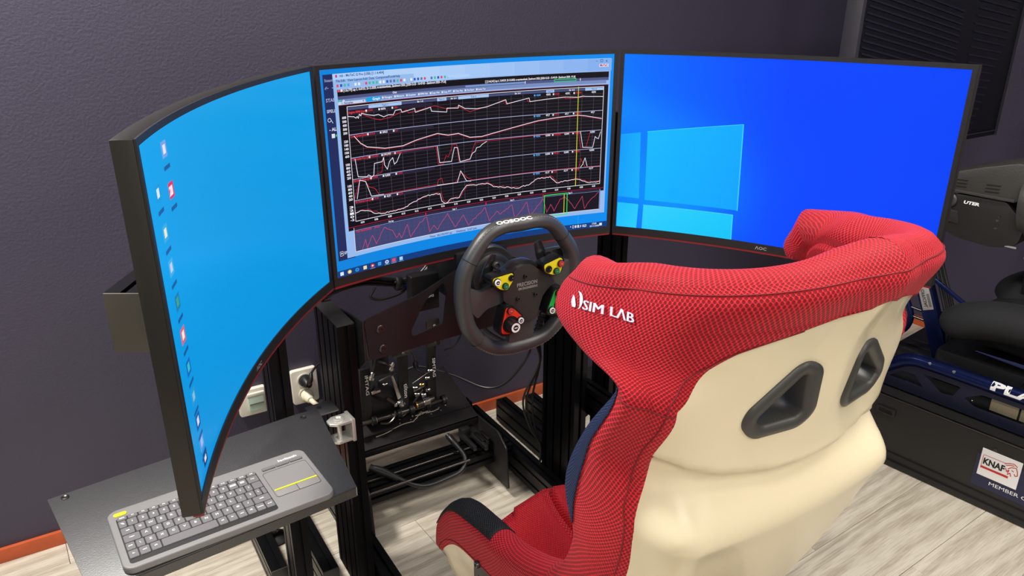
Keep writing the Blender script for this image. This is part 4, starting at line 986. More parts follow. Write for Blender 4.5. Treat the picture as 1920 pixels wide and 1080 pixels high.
# rows run from the front lip (0) over the thighs and up the back to the head rim: edge point E, corner C, spine point B, red band width, thickness
ROWS = [
 ((.260, -.245, .375), (.234, -.250, .320), (0, -.235, .385), .050, .030),
 ((.270, -.275, .438), (.247, -.310, .240), (0, -.290, .340), .060, .050),
 ((.270, -.335, .498), (.247, -.400, .210), (0, -.420, .310), .065, .055),
 ((.270, -.430, .518), (.247, -.530, .200), (0, -.545, .290), .065, .055),
 ((.270, -.540, .535), (.244, -.640, .225), (0, -.640, .285), .065, .055),
 ((.268, -.655, .590), (.232, -.700, .360), (0, -.715, .360), .085, .055),
 ((.266, -.715, .700), (.215, -.790, .560), (0, -.800, .560), .100, .055),
 ((.264, -.700, .790), (.208, -.868, .765), (0, -.872, .765), .110, .055),
 ((.262, -.730, .885), (.212, -.862, .860), (0, -.868, .860), .092, .055),
 ((.262, -.790, .985), (.212, -.870, .955), (0, -.885, .955), .076, .060),
 ((.262, -.708, 1.010), (.215, -.885, 1.020), (0, -.900, 1.030), .190, .062),
 ((.260, -.655, 1.034), (.222, -.905, 1.070), (0, -.925, 1.085), .320, .066),
 ((.247, -.645, 1.064), (.218, -.930, 1.115), (0, -.945, 1.125), .60, .068),
 ((.236, -.664, 1.093), (.205, -.920, 1.132), (0, -.940, 1.146), .60, .068),
]
def cat1(a, b, c, d, t): return .5*((2*b)+(c-a)*t+(2*a-5*b+4*c-d)*t*t+(3*b-a-3*c+d)*t**3)
def row_at(v):
    v = max(0, min(len(ROWS)-1.0001, v)); i = int(v); t = v-i
    idx = [max(0, i-1), i, i+1, min(len(ROWS)-1, i+2)]
    R = [ROWS[k] for k in idx]
    g = lambda f: cat1(f(R[0]), f(R[1]), f(R[2]), f(R[3]), t)
    return ([Vector([g(lambda r: r[k][j]) for j in range(3)]) for k in range(3)], R[1][3]*(1-t)+R[2][3]*t, R[1][4]*(1-t)+R[2][4]*t)
def half_curve(v, n=60):
    """polyline from the side edge round the corner to the spine (x>=0)"""
    (E, C, B), band, th = row_at(v)
    rad = .40 if v > 8 else .34
    # corner rounding: move along E->C then C->B with a quadratic bend
    rr_ = [.4, .4, .4, .4, .4, .35, .16, .14, .40, .62, .66, .68, .70, .70, .70]; i_ = int(v); r0_ = lerp(rr_[i_], rr_[i_+1], v-i_)
    a = C+(E-C)*min(.62, r0_*1.6); b = C+(B-C)*min(.78, r0_*1.15)
    bow = Vector((.012, 0, 0)) if v > 5 else Vector((.006, 0, 0))
    pts = []
    for k in range(20): t = k/20; pts.append(E.lerp(a, t)+bow*math.sin(PI*t))
    for k in range(20): t = k/20; pts.append((1-t)**2*a+2*t*(1-t)*C+t*t*b)
    for k in range(21): t = k/20; q = b.lerp(B, t); q.y -= .010*math.sin(PI/2*t)*(1 if v > 5 else 0); pts.append(q)
    L = [0]
    for p, q in zip(pts, pts[1:]): L.append(L[-1]+(q-p).length)
    return pts, L, band, th
def sample(pts, L, s):
    s = max(0, min(L[-1], s))
    lo = 0
    for i in range(len(L)-1):
        if L[i+1] >= s: lo = i; break
    else: lo = len(L)-2
    t = (s-L[lo])/max(1e-9, L[lo+1]-L[lo]); return pts[lo].lerp(pts[lo+1], t)
NR, NC = 30, 26          # columns in the red band, columns in the cream part (each half)
NV = 150
def smooth01(t): t = max(0, min(1, t)); return t*t*(3-2*t)
def vs_list():
    return [i*(len(ROWS)-1)/NV for i in range(NV+1)]
VS = vs_list()
grid = []; info = []
for v in VS:
    pts, L, band, th = half_curve(v)
    tot = L[-1]
    # red band closes over the spine near the top
    if v > 8.4:
        KB = [(8.4, .20), (8.8, .23), (9.0, .26), (9.5, .36), (10.0, .47), (10.5, .60), (10.8, .72), (11.0, .82), (11.12, .92), (11.2, 1.0)]
        t8 = row_at(8.4)[1]/half_curve(8.4)[1][-1]; KB[0] = (8.4, t8); KB[1] = (8.8, max(t8, .22))
        fr = 1.
        for (va, fa), (vb, fb) in zip(KB, KB[1:]):
            if va <= v < vb: fr = fa+(fb-fa)*(v-va)/(vb-va)
        band = tot*fr if v < 11.2 else tot
    band = min(band, tot-.004)
    half = [sample(pts, L, band*j/NR) for j in range(NR+1)]+[sample(pts, L, band+(tot-band)*(j/NC)) for j in range(1, NC+1)]
    arc = [band*j/NR for j in range(NR+1)]+[band+(tot-band)*(j/NC) for j in range(1, NC+1)]
    full = [Vector((-p.x, p.y, p.z)) for p in half]+[p.copy() for p in half[::-1][1:]]
    grid.append(full); info.append((v, band, tot, th, arc))
NU = len(grid[0])-1
H = NR+NC
def gnormal(G, i, j):
    a = G[min(i+1, NV)][j]-G[max(i-1, 0)][j]; b = G[i][min(j+1, NU)]-G[i][max(j-1, 0)]
    n = b.cross(a)
    return n.normalized() if n.length > 1e-9 else Vector((0, -1, 0))
NRM = [[gnormal(grid, i, j) for j in range(NU+1)] for i in range(NV+1)]
# outward check at the spine high up: must point to -y
sgn = 1 if NRM[int(NV*.75)][H].y < 0 else -1
for r in NRM:
    for k in range(len(r)): r[k] = r[k]*sgn
for _ in range(2):
    NRM = [[(NRM[i][j]*2+NRM[max(i-1, 0)][j]+NRM[min(i+1, NV)][j]+NRM[i][max(j-1, 0)]+NRM[i][min(j+1, NU)]).normalized() for j in range(NU+1)] for i in range(NV+1)]
def crease(p, v):
    """moulded shoulder of the shell: panel with the openings stands proud of the part below a sagging line"""
    if v < 5.5: return 0
    rdg = .008*max(0, 1-abs(p.z-.772)/.045)**1.4*smooth01((-.80-p.y)/.04)
    zc = .848+.034*(abs(p.x)/.20)**2
    d = p.z-zc
    if d > 0: return 0.
    return rdg-.020*smooth01(-d/.012)*(1-smooth01((-d-.012)/.10))*smooth01((-.775-p.y)/.05)
sc_v = []; sh_f = []
def add_grid(G, flip=False, base=0):
    f = []
    for i in range(len(G)-1):
        for j in range(len(G[0])-1):
            a = base+i*len(G[0])+j; b = a+1; c = a+len(G[0])+1; d = a+len(G[0])
            f.append((a, b, c, d) if not flip else (a, d, c, b))
    return f
SHC = Vector((XC, 0, 0))
outer = [[grid[i][j]+NRM[i][j]*(crease(grid[i][j], info[i][0]))+SHC for j in range(NU+1)] for i in range(NV+1)]
inner = [[grid[i][j]+NRM[i][j]*(crease(grid[i][j], info[i][0])-.007)+SHC for j in range(NU+1)] for i in range(NV+1)]
def closed_shell(Go, Gi, name, m, uv=None):
    vs = [p for r in Go for p in r]; f = add_grid(Go); b = len(vs)
    vs += [p for r in Gi for p in r]; f += add_grid(Gi, True, b)
    nr, nc = len(Go), len(Go[0])
    loop = [(0, j) for j in range(nc)]+[(i, nc-1) for i in range(1, nr)]+[(nr-1, j) for j in range(nc-2, -1, -1)]+[(i, 0) for i in range(nr-2, 0, -1)]
    ids = [i*nc+j for i, j in loop]
    return vs, f, b, loop, ids
def mesh_obj(name, vs, f, m, parent, uvs=None, smooth=True):
    r = root_of(parent); me = bpy.data.meshes.new(name)
    me.from_pydata([tuple(v-r.location) for v in vs], [], f)
    if uvs is not None:
        ul = me.uv_layers.new(name='UVMap')
        for l in me.loops: ul.data[l.index].uv = uvs[l.vertex_index]
    bm = bmesh.new(); bm.from_mesh(me); bmesh.ops.recalc_face_normals(bm, faces=bm.faces); bm.to_mesh(me); bm.free()
    me.materials.append(M[m])
    if smooth: me.shade_smooth()
    o = bpy.data.objects.new(name, me); COL.objects.link(o); o.parent = parent
    return o
vs, f, b, loop, ids = closed_shell(outer, inner, 'shell', None)
for k in range(len(ids)):
    a, c = ids[k], ids[(k+1) % len(ids)]; f.append((a, c, b+c, b+a))
shell = mesh_obj('shell', vs, f, 'shell_cream', seat)
# cover: outside follows the shell (proud in the red band, sunk below the cream), padded inside, rounded rims
def outset(i, j):
    jj = min(j, NU-j); v, band, tot, th, arc = info[i]
    if v > 11.3: return .004
    if jj <= NR:
        d = arc[NR]-arc[jj]; return .0045*smooth01(d/.014)-.0005 if jj < NR else -.0005
    return -.012
ARC = []
def inset(i, j):
    jj = min(j, NU-j); v, band, tot, th, arc = info[i]; s = arc[jj]/tot
    t = th
    if v < 6: t = th*(1-.35*smooth01((s-.30)/.25))+.0*s
    elif v < 10: t = th*(1-.30*smooth01((s-.25)/.2))
    # edge rounding of bolsters
    return t
co_ = [[grid[i][j]+NRM[i][j]*(outset(i, j)+(crease(grid[i][j], info[i][0]) if NR <= j <= NU-NR else 0))+SHC for j in range(NU+1)] for i in range(NV+1)]
ci_ = [[grid[i][j]-NRM[i][j]*inset(i, j)+SHC for j in range(NU+1)] for i in range(NV+1)]
# keep padding from folding over at the inner corners
for _ in range(6):
    ci_ = [[(ci_[i][j]*2+ci_[max(i-1, 0)][j]+ci_[min(i+1, NV)][j]+ci_[i][max(j-1, 0)]+ci_[i][min(j+1, NU)])/6 for j in range(NU+1)] for i in range(NV+1)]
vs, f, b, loop, ids = closed_shell(co_, ci_, 'cover', None)
uv = []
vlen = [0]
for i in range(NV): vlen.append(vlen[-1]+(grid[i+1][4]-grid[i][4]).length*.5+(grid[i+1][H]-grid[i][H]).length*.5)
for G in (0, 1):
    for i in range(NV+1):
        for j in range(NU+1):
            jj = min(j, NU-j); s = info[i][2]-info[i][4][jj]; uv.append(((s if j > H else -s), vlen[i]))
nc = NU+1; K = 10; n0 = len(vs); Lp = len(loop)
mids = []
for k, (i, j) in enumerate(loop):
    P = co_[i][j]; Q = ci_[i][j]; mid = (P+Q)/2; hv = (P-Q)/2
    # outward direction: away from the neighbouring inner row/column
    if j == 0 or j == NU:
        jn = 1 if j == 0 else NU-1; o_ = (grid[i][j]-grid[i][jn]); 
        if i in (0, NV): o_ = o_.normalized()+(grid[i][j]-grid[1 if i == 0 else NV-1][j]).normalized()
    else: o_ = grid[i][j]-grid[1 if i == 0 else NV-1][j]
    o_ = o_-hv*(o_.dot(hv)/max(1e-9, hv.length_squared)); o_.normalize()
    for q in range(1, K):
        a = PI*q/K; vs.append(mid+hv*math.cos(a)+o_*hv.length*math.sin(a)*.95)
        base = uv[i*nc+j]; L_ = hv.length*a
        if j == 0: uv.append((base[0]-L_, base[1]))
        elif j == NU: uv.append((base[0]+L_, base[1]))
        else: uv.append((base[0], base[1]+(L_ if i else -L_)))
for k in range(Lp):
    k2 = (k+1) % Lp
    c1 = [ids[k]]+[n0+k*(K-1)+q for q in range(K-1)]+[b+ids[k]]
    c2 = [ids[k2]]+[n0+k2*(K-1)+q for q in range(K-1)]+[b+ids[k2]]
    for q in range(K): f.append((c1[q], c2[q], c2[q+1], c1[q+1]))
cover = mesh_obj('mesh_cover', vs, f, 'red_mesh', seat, uv)
cover['label'] = 'red spacer mesh cover'
# material zones on the cover: navy front of the torso bolster, black pads on the thigh bolsters
def rimpt(i, side, q):
    """point on the rounded side rim: q=0 outer .. 1 inner"""
    j = 0 if side < 0 else NU
    P = co_[i][j]; Q = ci_[i][j]; mid = (P+Q)/2; hv = (P-Q)/2; jn = 1 if j == 0 else NU-1
    o_ = (grid[i][j]-grid[i][jn]); o_ = o_-hv*(o_.dot(hv)/max(1e-9, hv.length_squared)); o_.normalize(); a = PI*q
    n = (hv*math.cos(a)+o_*hv.length*math.sin(a)*.95)
    return mid+n*1.0+n.normalized()*.0012
def rim_patch(name, m, v0, v1, side, qa, qb, nq=10):
    i0 = int(v0/(len(ROWS)-1)*NV); i1 = int(v1/(len(ROWS)-1)*NV); P = []; U = []
    for i in range(i0, i1+1):
        t = (i-i0)/(i1-i0); a = qa(t); b_ = qb(t)
        for k in range(nq+1):
            q = a+(b_-a)*k/nq
            if q < 0:
                fj = -q*12; jj = int(fj); j = jj if side < 0 else NU-jj; j2 = jj+1 if side < 0 else NU-jj-1
                p = co_[i][j].lerp(co_[i][j2], fj-jj)+NRM[i][j]*.0016
            elif q <= 1: p = rimpt(i, side, q)
            else:
                # continue on the inner padding
                jj = int((q-1)*NR*1.2); j = jj if side < 0 else NU-jj; fr = (q-1)*NR*1.2-jj; j2 = j+1 if side < 0 else j-1
                p = ci_[i][j].lerp(ci_[i][j2], fr); p = p-NRM[i][j]*.0012
            P.append(p); U.append((q*.1, vlen[i]))
    W_ = nq+1; F = [(r*W_+k, r*W_+k+1, (r+1)*W_+k+1, (r+1)*W_+k) for r in range(i1-i0) for k in range(nq)]
    o = mesh_obj(name, P, F, m, cover, U); md = o.modifiers.new('s', 'SOLIDIFY'); md.thickness = .0016; md.offset = 0
    return o
for s in (-1, 1):
    rim_patch('bolster_pad', 'navy_mesh', 6.35, 9.05, s, lambda t: .15-.55*math.sin(PI*min(1, t*1.05+.0))**.6 if t < .95 else .1, lambda t: .62)['label'] = 'navy mesh strip on the front of the side bolster'
    rim_patch('thigh_pad', 'black_mesh', .9, 3.5, s, lambda t: .06+.12*t, lambda t: 1.40)['label'] = 'black mesh pad on the thigh bolster'
# seams on the cover
def seam(pts, r=.0011, m='thread_dark', par=None, name='seam'):
    return MB().tube(pts, r, n=5, sub=3).build(name, m, par or cover, smooth=True)
def outer_pt(v, s, d=.0045):
    i = max(0, min(NV, round(v/(len(ROWS)-1)*NV))); arc = info[i][4]; j = min(range(H+1), key=lambda k: abs(arc[k]-s)); return (i, j)
for s in (-1, 1):
    P = [rimpt(i, s, .5) for i in range(0, NV+1, 5)]
    P2 = [co_[NV][j]*.5+ci_[NV][j]*.5 for j in range(0, NU+1)] 
    # seam following the red / cream border 14 mm inside it
    Q = []
    for i in range(4, int(NV*11.2/13)):
        arc = info[i][4]; jn = min(range(NR+1), key=lambda k: abs(arc[k]-(arc[NR]-.016))); j = jn if s < 0 else NU-jn
        if i % 3 == 0: Q.append(co_[i][j]+NRM[i][j]*.0002)
    seam(Q)
# long seam around the halo below the top rim and the short seam across the shoulder notch
ih = int(NV*12.5/13)
seam([co_[ih][j]+NRM[ih][j]*.0003 for j in range(0, NU+1, 2)])
i9 = int(NV*9.0/13)
for s in (-1, 1):
    seam([co_[i9][(k if s < 0 else NU-k)]+NRM[i9][(k if s < 0 else NU-k)]*.0003 for k in range(0, NR, 2)])
# inner padding: head pad halves, seat cushion
def ci_pt(v, s, side, d=.0):
    i = max(0, min(NV, round(v/(len(ROWS)-1)*NV))); arc = info[i][4]; tot = info[i][2]
    k = min(range(H), key=lambda k: abs(arc[k]-s*tot)); j = k if side < 0 else NU-k
    return ci_[i][j]-NRM[i][j]*d
def inner_patch(name, m, v0, v1, s0, s1, side, d, nv=24, nu=20, label=None, r=.35):
    P = []; U = []
    for a in range(nv+1):
        for c in range(nu+1):
            t = a/nv; u = c/nu; v = v0+(v1-v0)*t; i = max(0, min(NV-1, v/(len(ROWS)-1)*NV)); i0 = int(i)
            tot = info[i0][2]; arc = info[i0][4]; s_ = (s0+(s1-s0)*u)*tot
            k = 0
            while k < H-1 and arc[k+1] < s_: k += 1
            fr = max(0, min(1, (s_-arc[k])/max(1e-9, arc[k+1]-arc[k])))
            if side < 0: A_, B_ = ci_[i0][k], ci_[i0][k+1]; nn = NRM[i0][k]
            else: A_, B_ = ci_[i0][NU-k], ci_[i0][NU-k-1]; nn = NRM[i0][NU-k]
            e = min(1, min(t, 1-t)/.12)*min(1, min(u, 1-u)/.12)
            P.append(A_.lerp(B_, fr)-nn*(d*math.sin(min(1, e)*PI/2)-.004)); U.append((s_, v*.06))
    W_ = nu+1; F = [(r_*W_+k, r_*W_+k+1, (r_+1)*W_+k+1, (r_+1)*W_+k) for r_ in range(nv) for k in range(nu)]
    o = mesh_obj(name, P, F, m, seat, U)
    if label: o['label'] = label
    border = [P[c] for c in range(0, W_, 2)]+[P[r_*W_+nu] for r_ in range(2, nv, 2)]+[P[nv*W_+c] for c in range(nu, -1, -2)]+[P[r_*W_] for r_ in range(nv-2, 0, -2)]
    return o
for s in (-1, 1):
    hp = inner_patch('head_pad', 'red_mesh', 10.6, 12.75, .06, .40, s, .014, label='red padded side of the headrest')
# seat cushion: raised pad on the pan with a long seam
def pan_pt(x, y, up):
    return Vector((x, y, up))
cu_v = []; nx, ny = 24, 34
def pan_z(x, y):
    # pan height from the padded inner surface
    return 0
bvh_c = BVHTree.FromPolygons([tuple(v) for r in ci_ for v in r], add_grid(ci_))
def drop(x, y, z0=.60):
    h = bvh_c.ray_cast(Vector((x, y, z0)), Vector((0, 0, -1))); return h[0].z if h[0] else .3
def cushion(name, x0, x1, y0, y1, hgt, m):
    P = []; U = []
    for a in range(ny+1):
        for c in range(nx+1):
            x = lerp(x0, x1, c/nx); y = lerp(y0, y1, a/ny); e = min(1, min(c/nx, 1-c/nx)/.10, min(a/ny, 1-a/ny)/.07)
            P.append(Vector((x+XC, y, drop(x+XC, y)-.004+hgt*math.sin(e*PI/2)))); U.append((x, y))
    W_ = nx+1; F = [(r_*W_+k, r_*W_+k+1, (r_+1)*W_+k+1, (r_+1)*W_+k) for r_ in range(ny) for k in range(nx)]
    return mesh_obj(name, P, F, m, seat, U), P, W_
c1, P1, W_ = cushion('seat_cushion', -.165, -.004, -.62, -.235, .022, 'red_seat_mesh')
c2, P2, _ = cushion('seat_cushion', .004, .165, -.62, -.235, .022, 'red_seat_mesh')
seam([P1[r_*W_+2]+Vector((0, 0, .001)) for r_ in range(2, ny, 2)], .0009, 'thread', c1); seam([P1[2*0+r_]+Vector((0, 0, .003)) for r_ in range(W_*(ny-1)+2, W_*ny-2, 2)], .0009, 'thread', c1)

# belt openings in the back
HOLE = [(-.066, .022), (-.062, -.052), (-.148, -.092), (-.178, -.066), (-.090, .040)]
HZ = .965
hits = BVHTree.FromPolygons([tuple(v) for r in outer for v in r], add_grid(outer))
def back_pt(x, z):
    h = hits.ray_cast(Vector((x, -1.4, z)), Vector((0, 1, 0))); return h[0].y, h[1]
for s in (-1, 1):
    H2 = [((-1 if s < 0 else 1)*x, z-HZ) for x, z in [(.046, .998), (.038, .935), (.050, .922), (.112, .920), (.127, .938), (.124, .950), (.066, 1.003)]]
    if s > 0: H2 = H2[::-1]
    H2 = rpoly(H2, .014, 6)
    cxm = sum(a for a, b_ in H2)/len(H2); czm = sum(b_ for a, b_ in H2)/len(H2)
    def scaled(P, d):
        out = []
        n_ = len(P)
        for i in range(n_):
            a = Vector(P[i-1]); c = Vector(P[(i+1) % n_]); t = (c-a).normalized(); nn = Vector((t.y, -t.x)); p = Vector(P[i])
            if nn.dot(p-Vector((cxm, czm))) < 0: nn = -nn
            out.append(p+nn*d)
        return out
    # cutter
    cut = MB().prism([(x+XC, -1.2, z+HZ) for x, z in scaled(H2, .0)], (0, .60, 0))
    cut_o = cut.build('cutter', 'plastic_black', None)
    cut2 = MB().prism([(x+XC, -1.2, z+HZ) for x, z in scaled(H2, -.001)], (0, .60, 0)).build('cutter', 'plastic_black', None)
    for tgt, ct in ((shell, cut_o), (cover, cut_o)):
        for solver, selfx in ((('EXACT', True),) if tgt is shell else (('EXACT', False), ('EXACT', True))):
            md = tgt.modifiers.new('b', 'BOOLEAN'); md.operation = 'DIFFERENCE'; md.solver = solver; md.object = ct; md.use_self = selfx
            bpy.context.view_layer.update()
            dg = bpy.context.evaluated_depsgraph_get(); me = bpy.data.meshes.new_from_object(tgt.evaluated_get(dg), preserve_all_data_layers=True, depsgraph=dg)
            tgt.modifiers.clear()
            if len(me.polygons) > .8*len(tgt.data.polygons): tgt.data = me; break
    bpy.data.objects.remove(cut_o); bpy.data.objects.remove(cut2)
    # frame: flange following the shell plus tunnel
    fo, fi, fm = scaled(H2, .012), scaled(H2, -.006), scaled(H2, .004)
    def onb(P, d): return [Vector((x+XC, back_pt(x+XC, z+HZ)[0]-d, z+HZ)) for x, z in P]
    rings = [onb(fo, -.002), onb(scaled(H2, .0115), .003), onb(fm, .006), onb(fi, .005), onb(scaled(H2, -.008), .0)]
    dp = [Vector((p.x, p.y+.06, p.z)) for p in rings[-1]]; rings.append(dp); rings.append([Vector((q.x, q.y+.001, q.z)) for q in [Vector((p.x, p.y+.06, p.z)) for p in onb(scaled(H2, .004), 0)]])
    vs_ = [p for r in rings for p in r]; n_ = len(fo); F = []
    for r_ in range(len(rings)-1):
        for k in range(n_): F.append((r_*n_+k, r_*n_+(k+1) % n_, (r_+1)*n_+(k+1) % n_, (r_+1)*n_+k))
    mesh_obj('belt_opening', vs_, F, 'bezel_plastic', seat)['label'] = 'black rounded frame of a triangular belt opening'

shell.data.materials.clear(); shell.data.materials.append(M['shell_cream']); cover.data.materials.clear(); cover.data.materials.append(M['red_mesh'])

# logo on the left wing
cov_bvh = BVHTree.FromPolygons([tuple(v) for r in co_ for v in r], add_grid(co_))
def on_side(q):
    h = cov_bvh.ray_cast(Vector((-.6, q.y, q.z)), Vector((1, 0, 0)))
    return Vector((h[0].x-.0024, q.y, q.z)) if h[0] else Vector((-.28, q.y, q.z))
def subdiv_project(mb, name, m, par, L_=.004):
    bm = bmesh.new(); me = mb.data('t'); bm.from_mesh(me); bmesh.ops.triangulate(bm, faces=bm.faces)
    for _ in range(4):
        es = [e for e in bm.edges if e.calc_length() > L_]
        if not es: break
        bmesh.ops.subdivide_edges(bm, edges=es, cuts=1)
    vs = [on_side(v.co) for v in bm.verts]; bm.verts.index_update(); f = [tuple(v.index for v in fc.verts) for fc in bm.faces]; bm.free()
    o = mesh_obj(name, vs, f, m, par); return o
ex = Vector((0, -.105, .006)).normalized(); ey = Vector((0, .006, .105)).normalized()
L0 = Vector((-.5, -.738, 1.068))
lgm = MB()
for dq in (-.0006, 0, .0006): text_on(lgm, 'SIM L\u039bB', L0+ex*(.006+dq), ex, ey, width=.074, height=.0120, slant=-.12)
subdiv_project(lgm, 'logo_lettering', 'logo_white', cover)
sw_ = MB(); c0 = L0-ex*.044+ey*.001
def arcp(c, r0, r1, a0, a1, n=10): return [c+ex*(r0*math.cos(a))+ey*(r0*math.sin(a)) for a in [lerp(a0, a1, k/n) for k in range(n+1)]]+[c+ex*(r1(k/n)*math.cos(a))+ey*(r1(k/n)*math.sin(a)) for k, a in [(n-k, lerp(a0, a1, (n-k)/n)) for k in range(n+1)]]
P_ = arcp(c0, .0115, lambda t: .0115-.0058*math.sin(PI*t), 1.75, -.9); sw_.add(P_, [tuple(range(len(P_)))])
P_ = [c0+ex*a+ey*b_ for a, b_ in [(q_[0]*.8, q_[1]*.8) for q_ in [(-.0125, .006), (-.006, .004), (.001, -.006), (.0015, -.010), (-.006, -.0105), (-.012, -.004)]]]; sw_.add(P_, [tuple(range(len(P_)))])
subdiv_project(sw_, 'logo_emblem', 'logo_white', cover)
# slotted mount plates
for s in (-1, 1):
    slots = [rpoly([(-.46-.022*k-.010, .455-.02*0), (-.46-.022*k, .455), (-.47-.022*k, .415), (-.48-.022*k, .415)], .003, 3) for k in range(0)]
    mp = plate_with_holes('mount_plate', rpoly([(-.425, .500), (-.450, .515), (-.475, .490), (-.56, .13), (-.56, .10), (-.425, .10)], .008),
        [rpoly([(-.440, z), (-.505-.03*(.47-z)/.3, z-.034), (-.505-.03*(.47-z)/.3, z-.042), (-.440, z-.008)], .003, 3) for z in (.440, .405, .370, .335, .25)],
        0, .005, 'plate_black', seat, to3=lambda a, b_, c: (XC+s*.272+c, a, b_))
    bolt(mp, (XC+s*.2755, -.447, .470), (s, 0, 0), .007, .008)
for s in (-1, 1):
    MB().box((XC+s*.262, -.72, .160), (.035, .60, .03)).build('slider_rail', 'plate_black', seat, bevel=.003)

# ================================================================== second simulator on the right
RZ = math.radians(7.3)
def sim_thing(name, label, cat, loc=(1.3, -.124, 0), group=None): return thing(name, label, cat, loc, (0, 0, RZ), group)
# local frame: x to the right, y towards the back wall, origin at the left floor edge of the plinth
pl = sim_thing('motion_plinth', 'long matt black box plinth of the second simulator with a white sticker', 'plinth')
Y0_, Y1_ = -1.35, .06
def nb(w_, m, name, parent=pl, **k): return w_.build(name, m, parent, **k)
MB().box((.40, (Y0_+Y1_)/2, .120), (.80, Y1_-Y0_, .225)).build('side_box', 'sim_black', pl, bevel=.004)
MB().box((.40, (Y0_+Y1_)/2, .012), (.812, Y1_-Y0_+.01, .020)).build('foot_strip', 'plastic_black', pl, bevel=.003)
MB().box((-.0015, (Y0_+Y1_)/2, .048), (.004, Y1_-Y0_, .003)).build('panel_joint', 'slot_black', pl)
MB().box((.004, (Y0_+Y1_)/2, .2345), (.010, Y1_-Y0_-.01, .004)).build('top_edge', 'steel_dark', pl, bevel=.001)
h_ = MB().ring([(-.0006, a, .185+b) for a, b in [(x-.115, z) for x, z in rrect(.060, .026, .005, 3)]], [(-.0006, a, .185+b) for a, b in [(x-.115, z) for x, z in rrect(.042, .013, .003, 3)]], (-.005, 0, 0)).build('handle_frame', 'plastic_black', pl, bevel=.001)
MB().box((-.0012, -.115, .185), (.002, .042, .013)).build('handle_recess', 'slot_black', h_)
for dy in (-.026, .026): bolt(pl, (-.0022, -.115+dy, .185), (-1, 0, 0), .003, .002)
for (y, z) in ((-.43, .200), (.02, .200)): bolt(pl, (-.0010, y, z), (-1, 0, 0), .0055, .002)
# sticker: white panel on navy film
ys = -.400
fl_ = MB().prism([(-.0008, ys+.012, .092), (-.0008, ys-.30, .085), (-.0008, ys-.30, .195), (-.0008, ys-.10, .195), (-.0008, ys-.01, .10)], (-.0006, 0, 0))
MB().box((-.0012, ys-.135, .120), (.0012, .29, .105)).build('navy_film', 'sticker_blue', pl)
st_ = MB().box((-.0022, ys-.052, .150), (.0012, .104, .088)).build('white_sticker', 'sticker_white', pl)
tx = MB(); text_on(tx, 'KNAF', (-.0032, ys-.037, .155), (0, -1, 0), (0, 0, 1), width=.056, height=.021, bold=.04); tx.build('sticker_lettering', 'black_print', st_)
hm = MB()
def sline(P, wd=.0022, x=-.0031):
    for (a, b), (c, d) in zip(P, P[1:]):
        L_ = math.hypot(c-a, d-b); nx, nz = -(d-b)/L_*wd/2, (c-a)/L_*wd/2
        hm.add([(x, a+nx, b+nz), (x, a-nx, b-nz), (x, c-nx, d-nz), (x, c+nx, d+nz)], [(0, 1, 2, 3)])
yy = lambda q: ys-q
sline([(yy(.006), .172), (yy(.006), .130)], .0014); sline([(yy(.006), .134), (yy(.078), .134)], .007); sline([(yy(.006), .174), (yy(.066), .174)], .0014)
for P in ([(.062, .172), (.072, .178), (.084, .182), (.094, .176)], [(.066, .168), (.076, .174), (.086, .176)], [(.072, .160), (.080, .168), (.092, .172), (.097, .160), (.099, .150), (.094, .146), (.090, .152)], [(.070, .150), (.076, .158), (.074, .146)], [(.074, .142), (.080, .150), (.084, .140)], [(.082, .160), (.088, .158)], [(.066, .160), (.072, .150)]):
    sline([(yy(a), b) for a, b in P], .0024)
hm.build('horse_emblem', 'red_print', st_)
tx = MB(); text_on(tx, 'MEMBER OF', (-.0024, ys-.092, .0905), (0, -1, 0), (0, 0, 1), width=.110, height=.0115, bold=.0); tx.build('film_lettering', 'print_white', pl)
# deck on the plinth
dk2 = sim_thing('foot_deck', 'dark ribbed foot deck lying on the black plinth', 'deck')
MB().box((.44, -.20, .245), (.70, .48, .016)).build('deck_plate', 'sim_dark', dk2, bevel=.003)
for k in range(5): MB().box((.24+.05*k, -.10, .2545), (.012, .24, .003)).build('raised_strip', 'sim_black', dk2, bevel=.001)
for (x, y) in ((.10, .01), (.10, -.12), (.105, -.22), (.14, -.30)): MB().lathe((x, y, .2535), (0, 0, 1), [(0, .005), (.002, .004)], n=10).build('rivet', 'steel', dk2, smooth=True)
# blue tubular chassis
ch = sim_thing('tube_chassis', 'metallic blue tube chassis with perforated side plate on the black plinth', 'chassis')
rail = [(.060, .045, .262), (.061, .02, .264), (.064, -.025, .278), (.070, -.075, .312), (.072, -.125, .345), (.074, -.20, .352), (.075, -.50, .350), (.075, -1.1, .350)]
tb = MB().tube(rail, .021, n=20, sub=8).build('side_tube', 'sim_blue', ch, smooth=True, label='blue side tube with white lettering')
tb2 = MB().tube([(.70+0*x, y, z) for x, y, z in rail], .021, n=20, sub=8).build('side_tube', 'sim_blue', ch, smooth=True)
tx = MB(); text_on(tx, 'PLA', (0, 0, 0), (1, 0, 0), (0, 1, 0), width=.122, height=.029, bold=.05)
bm = bmesh.new(); me_ = tx.data('t'); bm.from_mesh(me_); bmesh.ops.triangulate(bm, faces=bm.faces)
for _ in range(3): bmesh.ops.subdivide_edges(bm, edges=[e for e in bm.edges if e.calc_length() > .006], cuts=1)
tx = MB(); bm.verts.index_update()
tx.add([Vector((.075-.0226*math.cos(v.co.y/.0215+.62), -.424-v.co.x, .350+.0226*math.sin(v.co.y/.0215+.62))) for v in bm.verts], [tuple(q.index for q in fc.verts) for fc in bm.faces]); bm.free()
tx.build('tube_lettering', 'print_white', tb)
for y in (-.19, -.26): MB().lathe((.0565, y, .362), (-1, 0, .6), [(0, .0045), (.002, .0045), (.0024, .003)], n=12).build('rivet', 'steel', tb, smooth=True)
